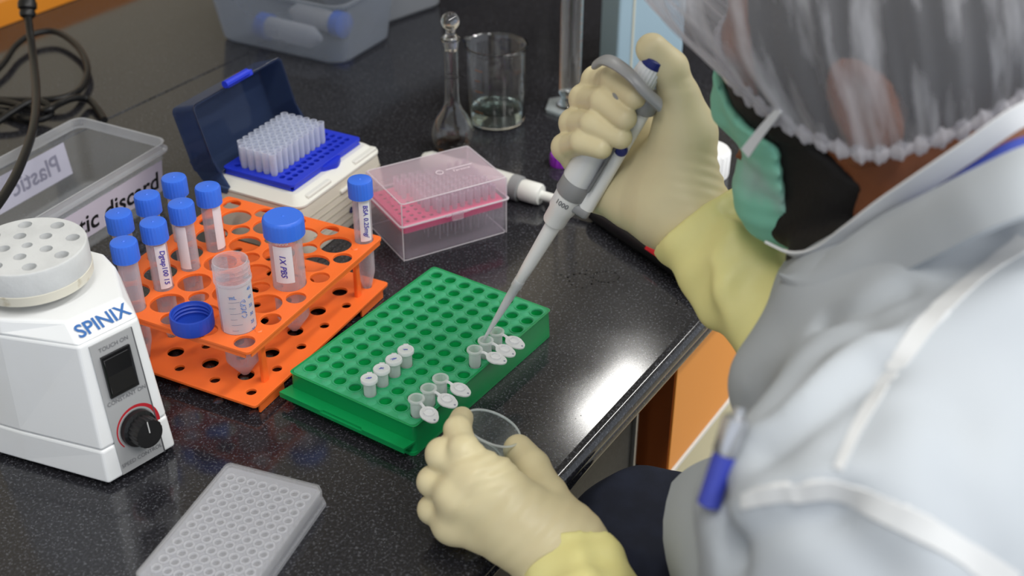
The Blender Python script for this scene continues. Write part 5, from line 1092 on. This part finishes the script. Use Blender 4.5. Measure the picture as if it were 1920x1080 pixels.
FOLD = [([(0.1310, 0.5022, 0.2220), (0.1429, 0.4862, 0.2526), (0.1562, 0.4779, 0.2766), (0.1740, 0.4842, 0.2863)], .011, -.009), ([(0.1277, 0.5079, 0.2308), (0.1402, 0.4917, 0.2610), (0.1536, 0.4828, 0.2841), (0.1714, 0.4890, 0.2939)], .013, .006),
        ([(0.1093, 0.4537, 0.2020), (0.1206, 0.4442, 0.2243), (0.1338, 0.4325, 0.2430), (0.1459, 0.4189, 0.2589)], .009, -.008), ([(0.1114, 0.4580, 0.2087), (0.1231, 0.4488, 0.2314), (0.1388, 0.4366, 0.2493)], .010, .005),
        ([(0.1434, 0.5519, 0.2067), (0.1552, 0.5290, 0.2635), (0.1692, 0.5125, 0.2933)], .014, -.006), ([(0.1129, 0.4467, 0.2281), (0.1333, 0.4551, 0.2411), (0.1433, 0.4191, 0.2776)], .012, .005),
        ([(0.1901, 0.3598, 0.2778), (0.1771, 0.3793, 0.3082), (0.1792, 0.3932, 0.3297)], .020, -.006), ([(0.1751, 0.3586, 0.2759), (0.1622, 0.3759, 0.3028), (0.1643, 0.3885, 0.3225)], .020, .005), ([(0.1474, 0.3608, 0.2794), (0.1282, 0.3694, 0.2928)], .014, -.006),
        ([(0.1577, 0.4116, 0.3583), (0.1790, 0.4174, 0.3673), (0.2003, 0.4203, 0.3719)], .020, .005), ([(0.0981, 0.4701, 0.2276), (0.1021, 0.4616, 0.2142), (0.1053, 0.4329, 0.2066)], .008, -.009), ([(0.1790, 0.4966, 0.3057), (0.2045, 0.5078, 0.3230), (0.2275, 0.5189, 0.3403)], .018, -.006),
        ([(0.1731, 0.5794, 0.2494), (0.1855, 0.5668, 0.2668), (0.2022, 0.5485, 0.2940)], .008, -.006), ([(0.1549, 0.4324, 0.2983), (0.1409, 0.4235, 0.2844), (0.1288, 0.4426, 0.2586)], .012, -.004)]
co = np.empty(len(coat.data.vertices)*3); coat.data.vertices.foreach_get('co', co); co = co.reshape(-1, 3); no = np.array([v.normal[:] for v in coat.data.vertices]); off = np.zeros(len(co))
for P, r, amp in FOLD:
    L = np.array([coat_inv @ on_coat(p)[0] for p in spline([V3(p) for p in P], 6)]); best = np.full(len(co), 9.0)
    for a_, b_ in zip(L, L[1:]):
        ab = b_-a_; t = np.clip(((co-a_)@ab)/max(ab@ab, 1e-9), 0, 1); best = np.minimum(best, np.linalg.norm(co-a_-t[:, None]*ab, axis=1))
    off += amp*np.exp(-(best/r)**2)
co += no*off[:, None]; coat.data.vertices.foreach_set('co', co.ravel()); coat.data.update()

def snap(p, off=0.0012):
    q, n = on_coat(p); return q+n*off, n
def seam(P, w, name, m, off=0.0012):
    P = spline([V3(p) for p in P], 8); R = []
    Q_ = [snap(p, off) for p in P]
    for i, (p, n) in enumerate(Q_):
        T = (Q_[min(i+1, len(Q_)-1)][0]-Q_[max(i-1, 0)][0]).normalized(); b = T.cross(n).normalized(); ww = w[0]+(w[1]-w[0])*i/(len(Q_)-1)
        R.append([p-b*ww/2-n*0.002, p-b*ww*0.4+n*0.0006, p+b*ww*0.4+n*0.0006, p+b*ww/2-n*0.002])
    g = G(); loft(g, R, cap0=True, cap1=True); return under(g.build(name, m))
seam([(0.2138, 0.4485, 0.3788), (0.1910, 0.4394, 0.3646), (0.1731, 0.4303, 0.3505), (0.1619, 0.4219, 0.3374), (0.1535, 0.4152, 0.3270), (0.1438, 0.4064, 0.3133), (0.1357, 0.3968, 0.2984)], (0.016, 0.005), 'shoulder_seam', M_seam, 0.0)
seam([(0.1140, 0.4645, 0.2187), (0.1257, 0.4512, 0.2350), (0.1311, 0.4215, 0.2628), (0.1355, 0.3918, 0.2906), (0.1533, 0.3716, 0.2961), (0.1677, 0.3512, 0.3015), (0.1927, 0.3421, 0.2873)], (0.008, 0.015), 'armhole_seam', M_seam, 0.0)
# collar: folded flap between an upper and a lower edge
def collar(up, lo, nm, bul=0.006, th=0.0014):
    U = spline([V3(p) for p in up], 8); L = spline([V3(p) for p in lo], 8); n = len(U); R = []
    for i in range(n):
        t = (U[min(i+1, n-1)]-U[max(i-1, 0)]).normalized(); d = L[i]-U[i]; nr = t.cross(d).normalized()
        if nr.z < 0: nr = -nr
        row = [U[i]+d*(k/5)+nr*bul*math.sin(PI*k/5) for k in range(6)]; R.append([p+nr*th for p in row]+[p-nr*th for p in row[::-1]])
    g = G(); loft(g, R, cap0=True, cap1=True); return under(g.build(nm, M_coat))
collar([(0.1651, 0.6291, 0.2436), (0.1773, 0.6227, 0.2614), (0.1904, 0.6084, 0.2853), (0.2057, 0.6025, 0.3039), (0.2198, 0.5826, 0.3284), (0.2341, 0.5667, 0.3499), (0.2547, 0.5598, 0.3669), (0.2843, 0.5718, 0.3671)],
       [(0.1606, 0.6255, 0.2436), (0.1745, 0.5835, 0.2560), (0.1927, 0.5668, 0.2761), (0.2049, 0.5515, 0.2986), (0.2166, 0.5318, 0.3235), (0.2281, 0.5159, 0.3449), (0.2492, 0.5120, 0.3574), (0.2862, 0.5287, 0.3555)], 'collar')
strip([(0.2159, 0.5994, 0.3083), (0.2261, 0.5916, 0.3203), (0.2415, 0.5838, 0.3395), (0.2581, 0.5812, 0.3539), (0.2822, 0.5889, 0.3566)], 0.012, (0, -0.4, 1), mat('blue_shirt', '33449a', 0.8), 'shirt_collar')
collar([(0.1804, 0.6150, 0.2309), (0.1706, 0.6179, 0.2077), (0.1588, 0.6181, 0.1711), (0.1468, 0.6173, 0.1421), (0.1351, 0.6140, 0.1185)], [(0.1809, 0.5711, 0.2551), (0.1721, 0.5615, 0.2402), (0.1613, 0.5567, 0.2143), (0.1537, 0.5610, 0.1839), (0.1445, 0.5608, 0.1559)], 'lapel', 0.010)
# breast pocket and pen
collar([(0.1112, 0.6511, 0.0652), (0.1200, 0.6484, 0.0796), (0.1313, 0.6370, 0.0988), (0.1402, 0.6159, 0.1214)], [(0.1088, 0.6001, 0.0230), (0.1132, 0.5716, 0.0525), (0.1205, 0.5430, 0.0821), (0.1264, 0.5145, 0.1116)], 'pocket', 0.008)
pq, pn = on_coat((0.1215, 0.5389, 0.1866)); cl = CAM.location; kd = (pq-cl).length-0.010
pa = cl+(V3((0.1264, 0.5504, 0.2044))-cl).normalized()*kd; pb = cl+(V3((0.1167, 0.5340, 0.1790))-cl).normalized()*(kd+0.006); dv = (pb-pa).normalized()
pen = thing('ballpoint_pen', 'silver and blue ballpoint pen clipped in the chest pocket of the white coat', 'pen'); pen.matrix_world = Matrix.Translation(pa) @ dv.to_track_quat('Z', 'Y').to_matrix().to_4x4()
g = G(); g.lathe([(0, -0.004), (0.0025, -0.004), (0.003, 0.0), (0.0058, 0.001), (0.0062, 0.004), (0.0062, 0.018), (0.0056, 0.019), (0, 0.019)], 24); g.build('push_button', mat('silver', 'c9cace', 0.25, 0.9), pen)
g = G(); g.lathe([(0, 0.019), (0.0056, 0.019), (0.0056, 0.044), (0.002, 0.046), (0, 0.046)], 24); g.build('pen_body', mat('pen_blue', '3a45a8', 0.25), pen)
g = G(); g.box(-0.0015, 0.0015, -0.0085, -0.0068, 0.004, 0.034, 0.0005); g.build('clip', mat('silver'), pen)

# ---- trousers and shoes, stool
M_nav = mat('navy_trousers', '171c2c', 0.85, noise=(60, '1d2336', 0.4, 0.7), bump=(500, 0.2, 0.0005))
S = Soft((-0.06, 0.36, FLOOR_Z+0.02), (0.60, 0.92, -0.02), 0.006)
S.ell(PEL+npv(0, 0, 0.0), [LAT, FWD, (0, 0, 1)], [0.165, 0.125, 0.10], 0.05)
S.cap(HIPL, KNL, 0.097, 0.070, 0.03).cap(HIPR, KNR, 0.097, 0.070, 0.03).cap(KNL, ANL, 0.068, 0.055, 0.02).cap(KNR, ANR, 0.068, 0.055, 0.02)
wrinkle(S, KNR+npv(0.05, 0, 0.05), npv(0.9, 0.1, 0.3), 0.002, 120, 0.12, 2, 14)
under(S.mesh('trousers', M_nav, None, 2))
for A_ in (ANL, ANR):
    S = Soft(A_+npv(-0.20, -0.10, -0.12), A_+npv(0.12, 0.20, 0.06), 0.005); S.cap(A_+npv(.02, -.01, -.03), A_+FWD*0.15+npv(0, 0, -0.05), 0.040, 0.032, 0.02); S.plane((0, 0, FLOOR_Z+0.001), (0, 0, -1)); under(S.mesh('shoe', M_blk, None, 1))
st = thing('lab_stool', 'round black laboratory stool under the seated person', 'stool', (PEL[0], PEL[1], FLOOR_Z))
hs_ = PEL[2]-0.135-FLOOR_Z
g = G(); g.lathe([(0, hs_-0.05), (0.15, hs_-0.05), (0.165, hs_-0.04), (0.17, hs_-0.02), (0.16, hs_-0.003), (0, hs_)], 40); g.build('seat', M_blk, st)
g = G(); g.lathe([(0.025, 0.05), (0.025, hs_-0.05)], 20); g.build('column', M_chr, st)
for k in range(5):
    a = 2*PI*k/5; g = G(); g.tube([(0.02*math.cos(a), 0.02*math.sin(a), 0.07), (0.27*math.cos(a), 0.27*math.sin(a), 0.025)], [0.018, 0.012], 10); g.lathe([(0, 0.001), (0.015, 0.001), (0.015, 0.02), (0, 0.025)], 16, c=(0.27*math.cos(a), 0.27*math.sin(a), 0)); g.build('leg', M_chr, st)

# ================================================================== THE PIPETTE IN THE RAISED HAND
PT = V3((-0.0285, 0.8568, 0.030)); PA = (V3((0.0977, 0.8259, 0.300))-PT).normalized()
PX = V3((0.858, -0.279, -0.433)); PX = (PX-PA*PX.dot(PA)).normalized(); PY = PA.cross(PX)
pp = thing('pipette', 'white and grey micropipette held upright in the raised gloved hand over the green rack', 'pipette')
pp.matrix_world = Matrix(((PX.x, PY.x, PA.x, PT.x), (PX.y, PY.y, PA.y, PT.y), (PX.z, PY.z, PA.z, PT.z), (0, 0, 0, 1)))
M_pg = mat('pipette_grey', '8e8f91', 0.35); M_pw = mat('pipette_white', 'e8e9e8', 0.3, coat=0.3); M_pn = mat('navy_button', '1c2774', 0.35)
g = G(); g.lathe([(0.0005, 0.0), (0.0011, 0.012), (0.0026, 0.040), (0.0036, 0.060), (0.0040, 0.0745), (0.0046, 0.0755), (0.0046, 0.083), (0.0040, 0.083), (0.0030, 0.058), (0.0006, 0.004)], 24)
tp = g.build('tip', film('tip_plastic', 'f6f8f8', 'f4f6f8', 0.62, 0.3, 0.25, 0.4), pp)
g = G(); g.lathe([(0, 0.079), (0.0038, 0.079), (0.0043, 0.080), (0.0052, 0.100), (0.0064, 0.146), (0, 0.146)], 32); g.build('tip_cone', M_pw, pp)
g = G(); g.lathe([(0, 0.1455), (0.0086, 0.1455), (0.0092, 0.1470), (0.0096, 0.158), (0.0106, 0.160), (0.0116, 0.176), (0, 0.176)], 40, c=(-0.001, 0, 0)); lc = g.build('lower_collar', M_pw, pp)
g = G(); g.text('1000', 0.0058, lambda x, y: V3(((-0.001)+0.0115*math.sin(x/0.0115-0.15), -0.0115*math.cos(x/0.0115-0.15)-0.0002, 0.1695+y)), bold=0.0001); g.build('volume_lettering', mat('grey_print'), lc)
g = G(); g.lathe([(0, 0.1755), (0.0122, 0.1755), (0.0128, 0.177), (0.0128, 0.188), (0.0122, 0.190), (0, 0.190)], 40, c=(-0.001, 0, 0)); g.box(0.0, 0.0195, -0.0085, 0.0085, 0.1655, 0.1745, 0.003, 3); g.build('grey_ring', M_pg, pp)
g = G(); g.lathe([(0, 0.190), (0.0124, 0.190), (0.0124, 0.200), (0.0100, 0.230), (0.0090, 0.268), (0, 0.268)], 40, c=(-0.002, 0, 0)); g.build('handle', mat('pipette_glossy', 'dcdedf', 0.12, coat=0.5), pp)
g = G(); g.box(-0.0012, 0.0012, -0.0120, 0.0120, 0.190, 0.262, 0.0008, 2, xf=Matrix.Translation((0.0092, 0, 0))); g.build('groove_strip', mat('dark_grey_strip', '6d6f72', 0.35), pp)
g = G(); g.prism(rrect(0.0075, 0.0205, -0.0080, 0.0080, 0.0055, 6), 0.1735, 0.266, top=rrect(0.0070, 0.0185, -0.0075, 0.0075, 0.0050, 6)); o = g.build('ejector_sleeve', M_pw, pp); o.data.polygons.foreach_set('use_smooth', [True]*len(o.data.polygons))
g = G(); g.lathe([(0, 0.0), (0.0048, 0.0), (0.0048, 0.0022), (0.0035, 0.0034), (0, 0.0036)], 24, xf=Matrix.Translation((0.0140, -0.0072, 0.2330)) @ Matrix.Rotation(PI/2, 4, 'X')); g.build('blue_stud', M_pn, pp)
g = G(); loft(g, [ring([(x, y) for x, y in rrect(-0.0145*k, 0.0215*k, -0.0125*k, 0.0125*k, 0.0105*k, 7)], z) for k, z in ((0.90, 0.2655), (0.97, 0.2670), (0.97, 0.2775), (0.90, 0.2790))], cap0=True, cap1=True)
hk = [V3((0.1029, 0.8091, 0.2758)), V3((0.0924, 0.8075, 0.2862)), V3((0.0827, 0.8133, 0.2952)), V3((0.0729, 0.8252, 0.2989)), V3((0.0654, 0.8362, 0.2976)), V3((0.0596, 0.8440, 0.2911))]
PM = pp.matrix_world.inverted(); hk = spline([PM @ p for p in hk], 6); n = len(hk); R = []
for i, p in enumerate(hk):
    T = (hk[min(i+1, n-1)]-hk[max(i-1, 0)]).normalized(); b = V3((0, 1, 0)); b = (b-T*b.dot(T)).normalized(); c = T.cross(b); w_ = 0.0080*(1-0.25*(i/(n-1))**3) if i < n-1 else 0.005; h_ = 0.0030 if i < n-1 else 0.001
    R.append([p+b*w_*math.cos(a)+c*h_*math.sin(a) for a in [2*PI*k/16 for k in range(16)]])
loft(g, R, cap0=True, cap1=True); g.build('finger_hook', M_pg, pp)
g = G(); g.lathe([(0, 0.2795), (0.0100, 0.2795), (0.0104, 0.281), (0.0092, 0.2965), (0.0086, 0.2985), (0, 0.2985)], 80, rib=(0.0009, {2, 3}), c=(0.001, 0, 0)); g.build('volume_knob', mat('bright_white'), pp)
g = G(); g.lathe([(0, 0.2985), (0.0088, 0.2985), (0.0090, 0.300), (0.0086, 0.3045), (0.007, 0.3055), (0, 0.3055)], 32, c=(0.001, 0, 0)); g.build('plunger_button', M_pn, pp)

# small glass dish held in the left hand
dc = V3((-0.0176, 0.7115, 0.0538)); da = V3((0.36, 0.12, 0.93)).normalized()
ds = thing('glass_dish', 'small round glass dish held between finger and thumb of the left glove', 'dish'); ds.matrix_world = Matrix.Translation(dc-da*0.004) @ da.to_track_quat('Z', 'Y').to_matrix().to_4x4()
g = G(); g.lathe([(0, -0.010), (0.013, -0.010), (0.0165, -0.008), (0.0195, 0.002), (0.0212, 0.0125), (0.0222, 0.0135), (0.0218, 0.0145), (0.0200, 0.0130), (0.0182, 0.002), (0.0155, -0.0065), (0, -0.0085)], 56); g.build('dish_wall', film('thin_glass', 'f6fafa', 'f4f8fa', 0.02, 0.42, 0.03, 0.25), ds)
g = G(); g.lathe([(0.0222, 0.0125), (0.0228, 0.0136), (0.0222, 0.0147), (0.0214, 0.0136), (0.0222, 0.0125)], 56); g.lathe([(0.0160, -0.0100), (0.0166, -0.0092), (0.0160, -0.0084)], 48); g.build('dish_rim', film('glass_rim_glint', 'f6fafa', 'fafcff', 0.40, 0.4, 0.03, 0.3), ds)  # milky white on rim and foot ring paints the glints of glass
